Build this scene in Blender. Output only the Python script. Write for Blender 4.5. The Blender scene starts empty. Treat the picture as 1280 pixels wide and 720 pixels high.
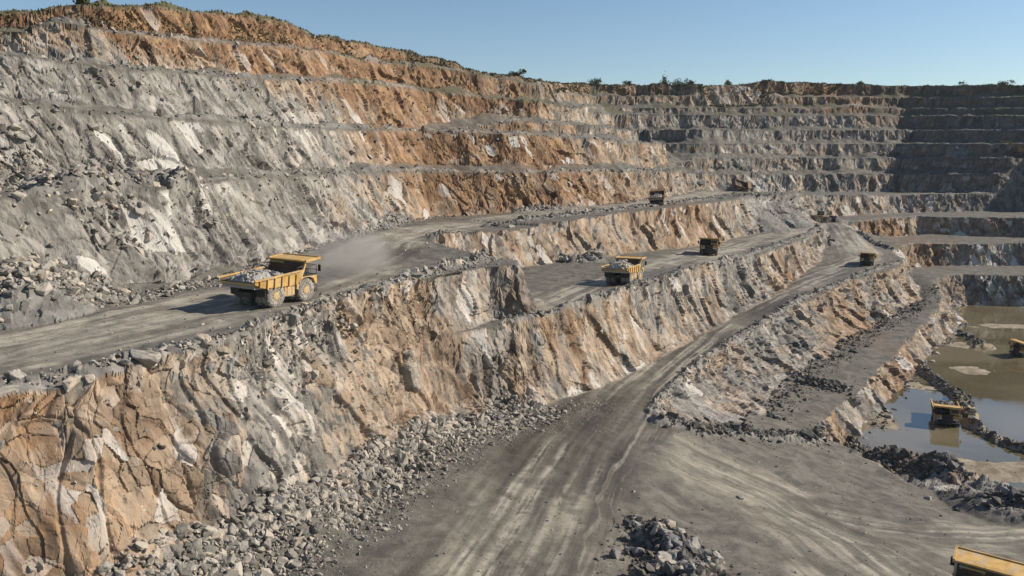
import bpy, bmesh, math, random, time
import numpy as np
from mathutils import Vector, Matrix
T0 = time.time()
R = math.radians
rng = np.random.default_rng(7)
random.seed(7)
f32 = np.float32
sc = bpy.context.scene
col = sc.collection

# ------------------------------------------------------------------ camera model
FPX, PITCH = 985.0, R(9.34)
CT, ST = math.cos(PITCH), math.sin(PITCH)

def ray(px, py):
    u, v = (px - 640) / FPX, (py - 360) / FPX
    return u, CT - v * ST, -ST - v * CT

def at_z(px, py, z):            # point of a level at height z
    dx, dy, dz = ray(px, py)
    t = z / dz
    return dx * t, dy * t, z

def at_y(px, py, y):            # point at a distance y in front
    dx, dy, dz = ray(px, py)
    t = y / dy
    return dx * t, y, dz * t

# ------------------------------------------------------------------ noise
def hsh(ix, iy, iz, seed):
    h = (ix.astype(np.uint32) * np.uint32(374761393) + iy.astype(np.uint32) * np.uint32(668265263)
         + iz.astype(np.uint32) * np.uint32(2246822519) + np.uint32((seed * 3266489917) & 0xffffffff))
    h ^= h >> np.uint32(15); h *= np.uint32(2246822519)
    h ^= h >> np.uint32(13); h *= np.uint32(3266489917)
    h ^= h >> np.uint32(16)
    return h

def h01(h): return (h >> np.uint32(8)).astype(f32) * f32(1 / 16777216)

def vnoise(x, y, z, seed=0):
    x = np.asarray(x, f32); y = np.asarray(y, f32); z = np.broadcast_to(np.asarray(z, f32), x.shape)
    fx, fy, fz = np.floor(x), np.floor(y), np.floor(z)
    ix, iy, iz = fx.astype(np.int32), fy.astype(np.int32), fz.astype(np.int32)
    tx, ty, tz = x - fx, y - fy, z - fz
    tx = tx * tx * (3 - 2 * tx); ty = ty * ty * (3 - 2 * ty); tz = tz * tz * (3 - 2 * tz)
    out = 0
    for a in (0, 1):
        wx = tx if a else 1 - tx
        for b in (0, 1):
            wy = (ty if b else 1 - ty) * wx
            for c in (0, 1):
                out = out + h01(hsh(ix + a, iy + b, iz + c, seed)) * wy * (tz if c else 1 - tz)
    return out * 2 - 1

def fbm(x, y, z, seed=0, n=3, gain=.5):
    a, s, o = 1.0, 1.0, 0
    for k in range(n):
        o = o + a * vnoise(x * s, y * s, z * s, seed + k * 17); a *= gain; s *= 2.03
    return o

def cells(x, y, z, seed):
    """nearest jittered cell: facet height in [-1,1] (random level + random tilt), cell random, crack width"""
    fx, fy, fz = np.floor(x), np.floor(y), np.floor(z)
    ix, iy, iz = fx.astype(np.int32), fy.astype(np.int32), fz.astype(np.int32)
    f1 = np.full(x.shape, 9, f32); f2 = np.full(x.shape, 9, f32)
    best = np.zeros(x.shape, np.uint32); bx = np.zeros(x.shape, f32); by = bx.copy(); bz = bx.copy()
    rx, ry, rz = x - fx, y - fy, z - fz
    for a in (-1, 0, 1):
        for b in (-1, 0, 1):
            for c in (-1, 0, 1):
                h = hsh(ix + a, iy + b, iz + c, seed)
                jx = (h & np.uint32(1023)).astype(f32) * f32(1 / 1023) + a - rx
                jy = ((h >> np.uint32(10)) & np.uint32(1023)).astype(f32) * f32(1 / 1023) + b - ry
                jz = ((h >> np.uint32(20)) & np.uint32(1023)).astype(f32) * f32(1 / 1023) + c - rz
                d = jx * jx + jy * jy + jz * jz
                m = d < f1
                f2 = np.where(m, f1, np.minimum(f2, d))
                f1 = np.where(m, d, f1)
                best = np.where(m, h, best)
                bx = np.where(m, jx, bx); by = np.where(m, jy, by); bz = np.where(m, jz, bz)
    k = best * np.uint32(2654435761)
    k ^= k >> np.uint32(16)
    r0 = h01(k)
    k2 = k * np.uint32(2246822519); k2 ^= k2 >> np.uint32(13)
    k3 = k2 * np.uint32(3266489917); k3 ^= k3 >> np.uint32(14)
    k4 = k3 * np.uint32(668265263); k4 ^= k4 >> np.uint32(15)
    tilt = bx * (h01(k2) - .5) + by * (h01(k3) - .5) + bz * (h01(k4) - .5)
    return (r0 * 2 - 1) * .55 + tilt * 1.7, h01(k4), np.sqrt(f2) - np.sqrt(f1)

def sstep(a, b, x):
    t = np.clip((x - a) / (b - a), 0, 1)
    return t * t * (3 - 2 * t)

# ------------------------------------------------------------------ the pit: crest lines of every bench
# each vertex: (x, y, z_top, z_bottom, run, apron)
def Y(px, py, y, zb, run=None, ap=0.0):
    x, yy, z = at_y(px, py, y)
    return (x, yy, z, zb, (max(z - zb, .4) * .42 if run is None else run), ap)

def Z(px, py, z, zb, run=None, ap=0.0):
    x, yy, _ = at_z(px, py, z)
    return (x, yy, z, zb, (max(z - zb, .4) * .42 if run is None else run), ap)

def far_scale(px):
    return float(np.interp(px, [850, 870, 1000, 1100, 1160, 1280, 1420], [1, .95, 1.03, 1.09, 1.08, 1.0, .97]))
def YF(px, py, y, zb, run=None, ap=0.0):      # a far bench, its distance bent so that the far wall turns from right-facing to left-facing
    k = far_scale(px); q = Y(px, py, y * k, zb * k, None if run is None else run * k, ap); return q
def ZF(px, py, z, zb, run=None, ap=0.0):
    k = min(far_scale(px), 1.0) if px > 1160 else 1.0
    return Z(px, py, z * k, zb * k if zb > -39 else zb, run, ap)

def P(x, y, z, zb, run=None, ap=0.0):
    return (x, y, z, zb, (max(z - zb, .4) * .42 if run is None else run), ap)

def polyd(x, y, a, want=True):
    """distance to an open polyline, the vertex parameter of the nearest point and the direction from it"""
    bd = np.full(x.shape, 1e12, f32); bi = np.zeros(x.shape, f32); bx = np.zeros(x.shape, f32); by = bx.copy()
    for i in range(len(a) - 1):
        ax, ay = f32(a[i, 0]), f32(a[i, 1]); ex, ey = f32(a[i + 1, 0] - a[i, 0]), f32(a[i + 1, 1] - a[i, 1])
        px_, py_ = x - ax, y - ay
        t = np.clip((px_ * ex + py_ * ey) / (ex * ex + ey * ey + f32(1e-9)), 0, 1)
        qx, qy = px_ - t * ex, py_ - t * ey
        d = qx * qx + qy * qy
        m = d < bd
        bd = np.where(m, d, bd); bi = np.where(m, t + i, bi); bx = np.where(m, qx, bx); by = np.where(m, qy, by)
    d = np.sqrt(bd)
    return d, bi, bx / (d + 1e-6), by / (d + 1e-6)

WALLS = []
chain = ['rim', 'bench4', 'bench3b', 'bench3', 'bench2b', 'bench2', 'bench1b', 'bench1']
def wall(name, pts, close, floor=None, warp=1.0):
    WALLS.append(dict(name=name, a=np.array(pts, np.float64), close=close, floor=floor, warp=warp, seed=len(WALLS) * 5 + 11))

RIGHT = [(700, 150), (700, -200)]
def full(pts): return RIGHT + [(pts[0][0], -200)]

# rim -> bench 4
pts = [P(-110, -100, 18, 15.5), P(-88, 60, 19.5, 15.5), Y(0, 18, 109, 15.6), Y(60, 14, 112, 15.8), Y(130, 9, 117, 16), Y(200, 12, 126, 16.6), Y(260, 17, 137, 17.2), Y(330, 25, 152, 18),
       Y(372, 36, 163, 18.6), Y(388, 45, 168, 19), Y(440, 56, 181, 19.2), Y(500, 66, 199, 19.6), Y(555, 78, 214, 20.5), Y(580, 88, 219, 20.6),
       Y(625, 97, 228, 20.5), Y(655, 100, 234, 20.8), Y(676, 105, 242, 22.3), Y(690, 106, 265, 23), Y(705, 107, 310, 26), Y(735, 107, 346, 27.3), YF(850, 108, 358, 27.4), YF(905, 106, 361, 27.4), YF(960, 103, 362, 27.4),
       YF(1050, 107, 362, 27.4), YF(1150, 110, 358, 27), YF(1280, 108, 348, 26.4), YF(1420, 108, 330, 25), P(420, 250, 30, 24)]
wall('rim', pts, full(pts))
# bench 4 -> bench 3
pts = [P(-104, -100, 15.5, 10), P(-82, 60, 15.5, 10), Y(0, 40, 100, 10.8), Y(115, 35, 106, 11.5), Y(135, 38, 109, 11.8), Y(200, 47, 116, 12.2), Y(280, 55, 130, 12.8), Y(390, 61, 157, 14), Y(475, 79, 186, 15.5),
       Y(555, 84, 204, 16), Y(620, 98, 216, 15.8), Y(650, 101, 222, 15.8), Y(680, 108, 230, 16.4), Y(690, 114, 255, 17), Y(712, 119, 305, 18), Y(745, 120, 338, 21.5), YF(850, 121, 350, 21.8), YF(1000, 121, 354, 21.8),
       YF(1130, 122, 350, 21.5), YF(1280, 122, 338, 21), YF(1420, 122, 320, 20), P(408, 245, 22, 18)]
wall('bench4', pts, full(pts))
# extra far bench
pts = [Y(722, 132, 300, 18), Y(755, 134, 330, 18), YF(850, 135, 341, 18.1), YF(1000, 135, 346, 18.1), YF(1130, 135, 342, 18), YF(1280, 136, 330, 17), YF(1420, 136, 312, 16), P(398, 240, 19, 15)]
wall('bench3b', pts, [(700, 150), (120, 150)])
# bench 3 -> bench 2
pts = [P(-96, -100, 10, 5), P(-74, 56, 10.5, 5.5), Y(0, 66, 90, 6.3), Y(150, 85, 101, 6), Y(290, 97, 119, 5.3), Y(430, 103, 156, 5.4), Y(526, 110, 188, 6.5), Y(603, 121, 204, 9.5), Y(674, 127, 215, 10.3), Y(712, 134, 235, 10.6),
       Y(728, 140, 285, 11), Y(765, 143, 320, 11.3), YF(850, 144, 331, 11.4), YF(1000, 145, 337, 11.4), YF(1130, 145, 333, 11), YF(1280, 145, 320, 10.5), YF(1420, 145, 302, 9.5), P(386, 235, 14, 9)]
wall('bench3', pts, full(pts))
# bench 2b
pts = [Y(540, 164, 178, 5.4), Y(560, 163, 182, 5.4), Y(600, 157, 188, 5.3), Y(647, 151, 196, 5.2), Y(748, 158, 222, 5.0), Y(762, 160, 240, 5.2), Y(775, 162, 285, 5.5), Y(800, 163, 308, 5.6), YF(870, 163, 319, 5.7), YF(1000, 163, 325, 5.7),
       YF(1130, 163, 321, 5.5), YF(1280, 163, 308, 5), YF(1420, 163, 290, 4.5), P(374, 230, 9, 4)]
wall('bench2b', pts, [(700, 150), (10, 140)])
# bench 2 -> bench 1
pts = [P(-88, -100, 5.5, -3.5), P(-66, 52, 6.5, -3.6), Y(0, 123, 81, -3.4), Y(100, 140, 87, -3.5), Y(290, 155, 108, -3.2), Y(430, 162, 145, -2.6), Y(530, 165, 176, -3), Y(640, 168, 186, -3.2), Y(760, 175, 214, -3.4), Y(830, 180, 256, -3.8),
       Y(836, 180, 290, -2), YF(872, 180, 308, 0), YF(1000, 180, 315, 0), YF(1130, 180, 311, 0), YF(1280, 180, 298, -.5), YF(1420, 180, 280, -1), P(362, 225, 4, -1.5)]
wall('bench2', pts, full(pts))
pts = [Y(845, 197, 275, -5.5), YF(880, 198, 299, -5.9), YF(1000, 198, 306, -5.9), YF(1130, 198, 302, -5.8), YF(1280, 198, 288, -5.7), YF(1420, 198, 270, -5.5), P(350, 220, 0, -6)]
wall('bench1b', pts, [(700, 150), (80, 150)])
# bench 1 -> upper haul road
pts = [P(-76, -100, -3.5, -12.2), P(-56, 46, -3.6, -12.2), Y(0, 246, 64.5, -12.2, 4.2, 1.5), Y(100, 243, 71, -12.2, 4.5, 1.2), Y(200, 238, 79, -12.2, 4.5, .8), Y(290, 225, 95, -12.2, 4.5, .3), Y(400, 217, 124, -12.2, 4.5, .3), Y(470, 216, 146, -12, 4, .8), Y(530, 216, 163, -11.8, 4, .4), Y(600, 216, 168, -11.5, 4, .2),
       Y(700, 215, 178, -11, 4, .3), Y(780, 214, 203, -10.7, 3.5, .2), Y(850, 213, 250, -10.6, 3, .2), YF(862, 215, 274, -11, 3, .5), YF(885, 218, 291, -11.8, 3, .4), YF(1000, 218, 297, -12.2), YF(1130, 218, 293, -12.2), YF(1280, 218, 280, -12), YF(1420, 218, 262, -12), P(340, 215, -5.5, -12)]
wall('bench1', pts, full(pts))
# upper haul road -> middle bench (with the notch)
pts = [P(-52, -100, -12.2, -17.8), P(-40, 10, -12.2, -17.8), Z(-150, 535, -12.2, -17.8), Z(0, 500, -12.2, -17.8), Z(100, 482, -12.2, -17.8), Z(200, 456, -12.2, -17.8), Z(300, 430, -12.2, -17.8), Z(380, 399, -12.2, -17.8), Z(450, 372, -12.1, -17.8),
       Z(530, 348, -12, -17.8), Z(610, 328, -11.8, -18), Z(650, 325, -11.7, -18, 2), Z(648, 319, -11.6, -18, 2), Z(612, 314, -11.5, -18, 2), Z(575, 304, -11.4, -18, 2), Z(543, 294, -11.3, -18.2, 2), Z(548, 290, -11.2, -18.2, 2.5), Z(600, 283, -11.1, -18.2, 3.5), Z(700, 273, -10.9, -18.4), Z(800, 261, -10.6, -19.3), Z(860, 255, -10.5, -20),
       Z(912, 250, -10.6, -20, 4, .6), Z(940, 247, -11, -19.8, 9, 0), Z(975, 249, -11.8, -19.3, 10, 0), Z(1020, 246, -12.2, -18.8, 4, .3), Z(1060, 245, -12.3, -18.6), Z(1130, 243, -12.4, -18.6), ZF(1280, 241, -12.3, -18.4), ZF(1420, 241, -12.2, -18), P(330, 205, -12, -18)]
wall('upper_road', pts, full(pts), warp=.7)

chain = ['rim', 'bench4', 'bench3b', 'bench3', 'bench2b', 'bench2', 'bench1b', 'bench1']
WN = {w_['name']: w_ for w_ in WALLS}
for ci_, nm_ in enumerate(chain[:-1]):
    a_ = WN[nm_]['a']
    for row in a_:
        best = None
        for nx_ in chain[ci_ + 1: ci_ + 3]:
            b_ = WN[nx_]['a']
            dq, bq, _, _ = polyd(np.array([row[0]], f32), np.array([row[1]], f32), b_)
            i_ = min(int(bq[0]), len(b_) - 2); zq = b_[i_, 2] + (b_[i_ + 1, 2] - b_[i_, 2]) * (bq[0] - i_)
            if best is None or dq[0] < best[0] - 2.0: best = (dq[0], zq)
        row[3] = min(best[1], row[2] - .05); row[4] = min(max(row[2] - row[3], .4) * .42, max(best[0] - 1.8, .5)); row[5] = max(row[5], 1.0 if row[1] < 200 else 1.35)

# control points of the lower surfaces (thin sheets through measured heights)
class Sheet:
    def __init__(self, pts):
        self.p = np.array([at_z(a, b, c)[:2] for a, b, c in pts]); z = np.array([c for _, _, c in pts])
        n = len(z); D = np.linalg.norm(self.p[:, None] - self.p[None], axis=2)
        A = np.zeros((n + 1, n + 1)); A[:n, :n] = D + np.eye(n) * 1e-6; A[:n, n] = 1; A[n, :n] = 1
        self.w = np.linalg.solve(A, np.append(z, 0)).astype(f32)
    def __call__(self, x, y):
        o = np.full(x.shape, self.w[-1], f32)
        for (a, b), w in zip(self.p, self.w): o += w * np.hypot(x - f32(a), y - f32(b))
        return o

road_pts = [(200, 720, -24.6), (300, 680, -24.8), (420, 600, -25.2), (540, 560, -26), (660, 520, -27), (640, 720, -26), (500, 720, -25.4), (740, 475, -27.8), (760, 560, -27.9), (800, 490, -28), (830, 440, -28), (900, 390, -28.4), (860, 450, -28.1),
            (960, 365, -28), (930, 415, -28.3), (1020, 325, -26.5), (1000, 370, -27.8), (1060, 350, -26.7), (1085, 330, -26), (1125, 328, -25.8), (1070, 310, -24), (1080, 312, -24.3), (1045, 281, -19.5), (1058, 284, -19.9), (1040, 300, -22.8), (1058, 300, -22.8),
            (1150, 300, -24.4), (1280, 301, -24.4), (1420, 301, -24), (1105, 305, -24.4), (1110, 312, -25)]
GR = Sheet(road_pts)
low_pts = [(640, 720, -26), (760, 560, -27.9), (500, 720, -25.4), (815, 522, -28.4), (790, 580, -28.4), (850, 540, -29.6), (900, 545, -31), (960, 550, -32.6), (1010, 548, -34), (1060, 562, -35.2), (1130, 610, -36), (1200, 640, -36), (1270, 645, -36),
           (900, 620, -30), (1000, 640, -32.6), (820, 690, -28), (1000, 720, -29.5), (1230, 770, -29.2), (1280, 720, -31), (1000, 490, -34.6), (1040, 470, -34.8), (1080, 440, -35), (1140, 395, -34.8), (1155, 375, -33.6), (1155, 345, -31), (1180, 337, -31), (1230, 336, -31), (1280, 336, -31), (1420, 336, -30.5)]
GL = Sheet(low_pts)

# middle bench -> lower haul road
U_ = WALLS[-1]['a']
def below(k, off, z, zb, run, ap):
    t = U_[k + 1, :2] - U_[k - 1, :2]; t /= np.linalg.norm(t)
    return (U_[k, 0] + t[1] * off, U_[k, 1] - t[0] * off, z, zb, run, ap)
pts = [P(-49, -100, -17.8, -24.6)] + [below(k, o_, -17.8, zb_, rn_, ap_) for k, o_, zb_, rn_, ap_ in
       ((1, 1.6, -24.4, 2.2, 2.0), (2, 1.6, -24.5, 2.2, 2.2), (3, 1.6, -24.5, 2.2, 2.4), (4, 1.6, -24.6, 2.2, 2.4), (5, 1.6, -24.8, 2.2, 2.4), (6, 1.6, -25, 2.2, 2.2), (7, 1.6, -25.2, 2.3, 2.1), (8, 1.7, -25.6, 2.6, 1.9), (9, 2.2, -26.2, 2.8, 1.7))] + [
       Z(627, 406, -17.9, -27, 3, 1.2), Z(660, 402, -18, -27.2, 3.2, .5), Z(700, 391, -18.1, -27.5, 3.5, .3), Z(760, 372, -18.3, -28, 4, .3), Z(850, 346, -19, -28, 4.4, .2), Z(900, 331, -19.8, -28.4, 4.4, .2), Z(960, 315, -20, -28, 4.2, .2), Z(1005, 297, -19.8, -26.8, 3.6, .2), Z(1022, 288, -19.6, -24, 2.5), Z(1034, 281, -19.4, -19.6, 1),
       Z(1055, 279, -19.2, -19.5, 1), Z(1068, 278, -19, -21.5, 1.5), Z(1085, 276, -18.8, -23.6, 2.2), Z(1110, 274, -18.7, -24.4), Z(1150, 271, -18.6, -24.4), ZF(1280, 273, -18.6, -24.4), ZF(1420, 273, -18.5, -24.4), P(318, 185, -18.5, -24.4)]
wall('middle_bench', pts, full(pts), floor='road', warp=.8)
# lower haul road -> low floor / low bench
pts = [Z(700, 760, -26, -26.1, 1), Z(765, 590, -28, -28.1, 1), Z(815, 523, -28.3, -28.5, 1.5), Z(828, 500, -28.3, -30, 2.2, .4), Z(850, 475, -28.2, -31.2, 3, .4), Z(870, 460, -28.2, -33, 3.5), Z(930, 420, -28.2, -34.2, 4), Z(1000, 377, -27.9, -34.8, 4.2, .2), Z(1060, 352, -26.8, -35, 4.5), Z(1100, 338, -26.1, -35, 5), Z(1128, 330, -25.6, -34.6, 4.5), Z(1134, 322, -25.3, -33, 4),
       Z(1118, 314, -24.9, -31.5, 4), Z(1130, 306, -24.6, -31, 3), Z(1160, 303, -24.4, -31), ZF(1280, 303, -24.4, -31), ZF(1420, 303, -24.4, -31), P(306, 170, -24.4, -31)]
wall('lower_road', pts, [(700, 150), (700, -200), (5, -200)], floor='low', warp=.7)
toe4 = np.array([at_z(p, q, zz)[:2] for p, q, zz in ((822, 530, -28.6), (840, 534, -29.5), (900, 540, -31), (952, 543, -32.6), (985, 510, -34), (1010, 482, -34.5), (1050, 445, -34.7), (1100, 415, -34.9), (1142, 391, -34.8), (1160, 375, -34))])
a4 = WALLS[-1]['a']
dd, _, _, _ = polyd(a4[:, 0].astype(f32), a4[:, 1].astype(f32), toe4)
for k in range(3, 11): a4[k, 4] = max(dd[k] * .78, 1.2)
# low bench -> pond
WATER = -39.0
pts = [P(300, 60, -36, -39.4, 14), Z(1420, 660, -36, -39.4, 14), Z(1270, 632, -36, -39.4, 12), Z(1200, 622, -36, -39.4, 10), Z(1130, 597, -35.8, -39.4, 7), Z(1085, 570, -35.4, -39.4, 4), Z(1062, 556, -35, -39.4, 2.5), Z(1035, 545, -34.6, -39.4, 2.2), Z(1028, 525, -34.6, -39.4, 2.6), Z(1060, 497, -34.8, -39.4, 3), Z(1110, 452, -35, -39.4, 3.2), Z(1150, 409, -35, -39.4, 3.6), Z(1170, 388, -34.6, -39.4, 4.5, .8),
       Z(1176, 372, -33.6, -39.4, 6, .6), Z(1168, 356, -32, -39.4, 5), Z(1172, 347, -31.2, -39.4, 4), Z(1205, 342, -31, -39.4, 3.4), ZF(1280, 343, -31, -39.4, 3.4), ZF(1420, 343, -31, -39.4, 3.4), P(296, 150, -31, -39.4)]
wall('pond', pts, [(700, 150), (700, 60)], floor='pond', warp=.7)

# dumped cones, windrows and rubble ridges: (points px, py), height, half width
def on(pxs): return pxs
RIDGES = []   # filled below with world polylines once the bare terrain can be hit by rays

def inside(x, y, poly):
    c = np.zeros(x.shape, bool)
    n = len(poly)
    for i in range(n):
        x1, y1 = poly[i]; x2, y2 = poly[(i + 1) % n]
        if y1 == y2: continue
        m = ((y1 > y) != (y2 > y))
        c ^= m & (x < (x2 - x1) * (y - y1) / (y2 - y1) + x1)
    return c

def pond_floor(x, y):
    b = -39.24 + .26 * vnoise(x / 17, y / 11, 3.3, 91) + .12 * vnoise(x / 5, y / 4, 1.1, 92)
    for (cx, cy, rx_, ry_, hh) in BARS:
        b = np.maximum(b, -39.6 + hh * np.exp(-(((x - cx) / rx_) ** 2 + ((y - cy) / ry_) ** 2)))
    return b.astype(f32)
BARS = []
for (a, b, rx_, ry_, hh) in ((1270, 590, 14, 5.5, .95), (1190, 577, 7, 2.5, .75), (1270, 408, 22, 6, .75), (1090, 520, 5, 9, .8), (1130, 478, 5, 9, .75), (1215, 432, 8, 5, .8)):
    p = at_z(a, b, WATER); BARS.append((p[0], p[1], rx_, ry_, hh))

def terrain(x, y, full_info=False, ridges=True):
    x = np.asarray(x, f32); y = np.asarray(y, f32)
    far = sstep(170, 290, y)
    w0 = WALLS[0]
    h = None
    wid = np.full(x.shape, -1, np.int8); tt = np.full(x.shape, 9, f32); nx = np.zeros(x.shape, f32); ny = np.zeros(x.shape, f32); dc = np.full(x.shape, 99, f32); hg = np.zeros(x.shape, f32); berm = np.zeros(x.shape, f32)
    for k, w in enumerate(WALLS):
        a = w['a']; s = w['seed']; wp = w['warp']
        nearfade = sstep(8, 30, np.hypot(x, y))
        lf = (.9 + 2.1 * far) * (1 + .9 * sstep(125, 165, x) * far)
        rib = lambda z_, q: 1 - 2.2 * np.abs(vnoise(x / 6.2, y / 6.2, z_, s + q))
        rib2 = lambda z_, q: 1 - 2.2 * np.abs(vnoise(x / 2.6, y / 2.6, z_, s + q))
        gx = vnoise(x / 26, y / 26, .5, s) * lf + rib(.5, 1) * (.6 + .35 * far) + rib2(.5, 2) * (.28 + .12 * far)
        gy = vnoise(x / 26, y / 26, 7.5, s) * lf + rib(7.5, 1) * (.6 + .35 * far) + rib2(7.5, 2) * (.28 + .12 * far)
        X = x + gx * f32(wp); Yy = y + gy * f32(wp)
        poly = [(p[0], p[1]) for p in a] + list(w['close'])
        ins = inside(X, Yy, poly)
        if k == 0:
            d, bi, qx, qy = polyd(X, Yy, a)
            i0 = np.minimum(bi.astype(np.int32), len(a) - 2); fr = bi - i0
            zt = (a[i0, 2] * (1 - fr) + a[i0 + 1, 2] * fr).astype(f32)
            h = zt + .35 * fbm(x / 9, y / 9, 0, 5) + 1.2 * vnoise(x / 60, y / 60, 0, 6) * sstep(10, 60, d) + .5 * np.exp(-d / 2)
            h = h - sstep(300, 2500, d) * 6
        # the face goes on upwards above its crest line wherever higher ground stands there
        lo_, hi_ = a[:, :2].min(0) - 8, a[:, :2].max(0) + 8
        cand = ~ins & (X > lo_[0]) & (X < hi_[0]) & (Yy > lo_[1]) & (Yy < hi_[1])
        sgn = np.where(ins, f32(1), f32(-1))
        idx = np.nonzero(ins | cand)
        if len(idx[0]) == 0: continue
        xi, yi = X[idx], Yy[idx]; sg = sgn[idx]
        d, bi, qx, qy = polyd(xi, yi, a)
        keep = (sg > 0) | (d < 7)
        idx = tuple(i[keep] for i in idx); xi, yi, sg, d, bi, qx, qy = (v[keep] for v in (xi, yi, sg, d, bi, qx, qy))
        if len(xi) == 0: continue
        d = d * sg; qx = qx * sg; qy = qy * sg
        i0 = np.minimum(bi.astype(np.int32), len(a) - 2); fr = (bi - i0).astype(f32)
        at = lambda c: (a[i0, c].astype(f32) * (1 - fr) + a[i0 + 1, c].astype(f32) * fr)
        zt, zb, run, ap = at(2), at(3), at(4), at(5)
        x0, y0 = x[idx], y[idx]
        if w['floor'] == 'road':
            g = GR(x0, y0); zb = zb + (g - zb) * sstep(1.0, 6, d)
        elif w['floor'] == 'low':
            g = GL(x0, y0); zb = zb + (g - zb) * sstep(1.0, 7, d)
        elif w['floor'] == 'pond':
            zb = np.where(d > 0, pond_floor(x0, y0), zb)
        bz = (.75 if w['name'] in chain else .7 * far[idx]) * (1 - .45 * far[idx])
        berm[idx] = np.maximum(berm[idx], bz * np.exp(-((d + .9 + .3 * far[idx]) / (.55 + .35 * far[idx])) ** 2) * np.clip(.75 + .9 * vnoise(x0 / 3.3, y0 / 3.3, 4, s + 9), 0, 1.6))
        t = d / run
        f = 1 - np.power(np.clip(1 - t, 0, 1), 1.22 if w['name'] in ('upper_road', 'pond') else 1.55)
        hh = zt + (zb - zt) * f
        hh = np.where(d < 0, zt - d * 2.1, hh)
        t = np.where(d < 0, .35, t)
        if ap.max() > 0:   # fallen material lying against the foot
            apn = ap * (1 + .55 * vnoise(x0 / 7, y0 / 7, 2, s + 3))
            apw = 1.55 * apn + .1
            scree = zb + apn * np.clip(1 - (d - run * .8) / apw, -1, 1.35)
            if w['name'] in chain: t = np.where((scree > hh + .03) & (d > 0), 5, t)
            hh = np.maximum(hh, scree)
        hh = hh.astype(f32)
        m = hh < h[idx] - np.where(d < 0, .25, 1e-4)
        sub = tuple(i[m] for i in idx)
        tn = np.where(tt[sub] < 1, np.maximum(t[m], .3), t[m])
        h[sub] = hh[m]; wid[sub] = k; tt[sub] = np.where(t[m] < 1, tn, t[m]); hg[sub] = (zt - zb)[m]; nx[sub] = qx[m]; ny[sub] = qy[m]; dc[sub] = d[m]
    # rough treads
    tread = (tt > 1)
    h = h + np.where(tread, .05 * vnoise(x / .9, y / .9, 0, 31) + .12 * vnoise(x / 3.7, y / 3.7, 0, 32), 0).astype(f32)
    heap = np.zeros(x.shape, f32)
    h = h + np.where(tread, berm, 0).astype(f32); heap = np.where(tread, np.minimum(berm * 1.6, .8), 0).astype(f32)
    if ridges:
        for r in RIDGES:
            a = r['a']
            lo, hi = a[:, :2].min(0) - r['w'] - 1, a[:, :2].max(0) + r['w'] + 1
            idx = np.nonzero((x > lo[0]) & (x < hi[0]) & (y > lo[1]) & (y < hi[1]))
            if len(idx[0]) == 0: continue
            xi, yi = x[idx], y[idx]
            wob = 1 + .4 * vnoise(xi / 4, yi / 4, 0, r['seed'])
            d, bi, _, _ = polyd(xi, yi, a)
            g = np.clip(1 - d / (r['w'] * wob), 0, 1)
            add = r['h'] * wob * np.minimum(g * 1.15, 1) * (1 + .25 * vnoise(xi / 1.1, yi / 1.1, 0, r['seed'] + 1) * r.get('rough', 1))
            if 'base' in r:      # cone of given top height, resting against whatever stands there
                i0 = np.minimum(bi.astype(np.int32), len(a) - 2); fr = (bi - i0).astype(f32)
                zt = (a[i0, 2] * (1 - fr) + a[i0 + 1, 2] * fr).astype(f32)
                newh = np.maximum(h[idx], zt - d * r['slope'] + .35 * vnoise(xi / 2, yi / 2, 0, r['seed']))
                newh = np.where((d < r['w']) & (h[idx] > r['zmin'] - .4), newh, h[idx])
                gm = (newh > h[idx] + .05).astype(f32)
                h[idx] = newh
                heap[idx] = np.maximum(heap[idx], gm * r['tone'])
                tt[idx] = np.where(gm > 0, 5, tt[idx])
            else:
                h[idx] += add.astype(f32)
                heap[idx] = np.maximum(heap[idx], sstep(0, .35, g).astype(f32))
    if full_info:
        return h, wid, tt, nx, ny, hg, heap
    return h

def hit(px, py, lo=14, hi=520, ridges=True):
    dx, dy, dz = ray(px, py)
    q = np.geomspace(lo, hi, 900)
    t = q / math.hypot(dx, dy)
    h = terrain((dx * t), (dy * t), ridges=ridges)
    below = np.nonzero(dz * t <= h)[0]
    i = below[0] if len(below) else len(t) - 1
    t1, t0 = t[i], t[max(i - 1, 0)]
    e1, e0 = dz * t1 - h[i], dz * t0 - h[max(i - 1, 0)]
    s = 0 if e0 == e1 else np.clip(e0 / (e0 - e1), 0, 1)
    tm = t0 + (t1 - t0) * s
    return np.array((dx * tm, dy * tm, dz * tm))

def hits(pp, **kw): return np.array([hit(a, b, **kw) for a, b in pp])

def ridge(pp, h, w, rough=1, **kw):
    RIDGES_NEW.append(dict(a=hits(pp, ridges=False), h=h, w=w, seed=300 + 7 * len(RIDGES_NEW), rough=rough, **kw))
RIDGES_NEW = []
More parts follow.
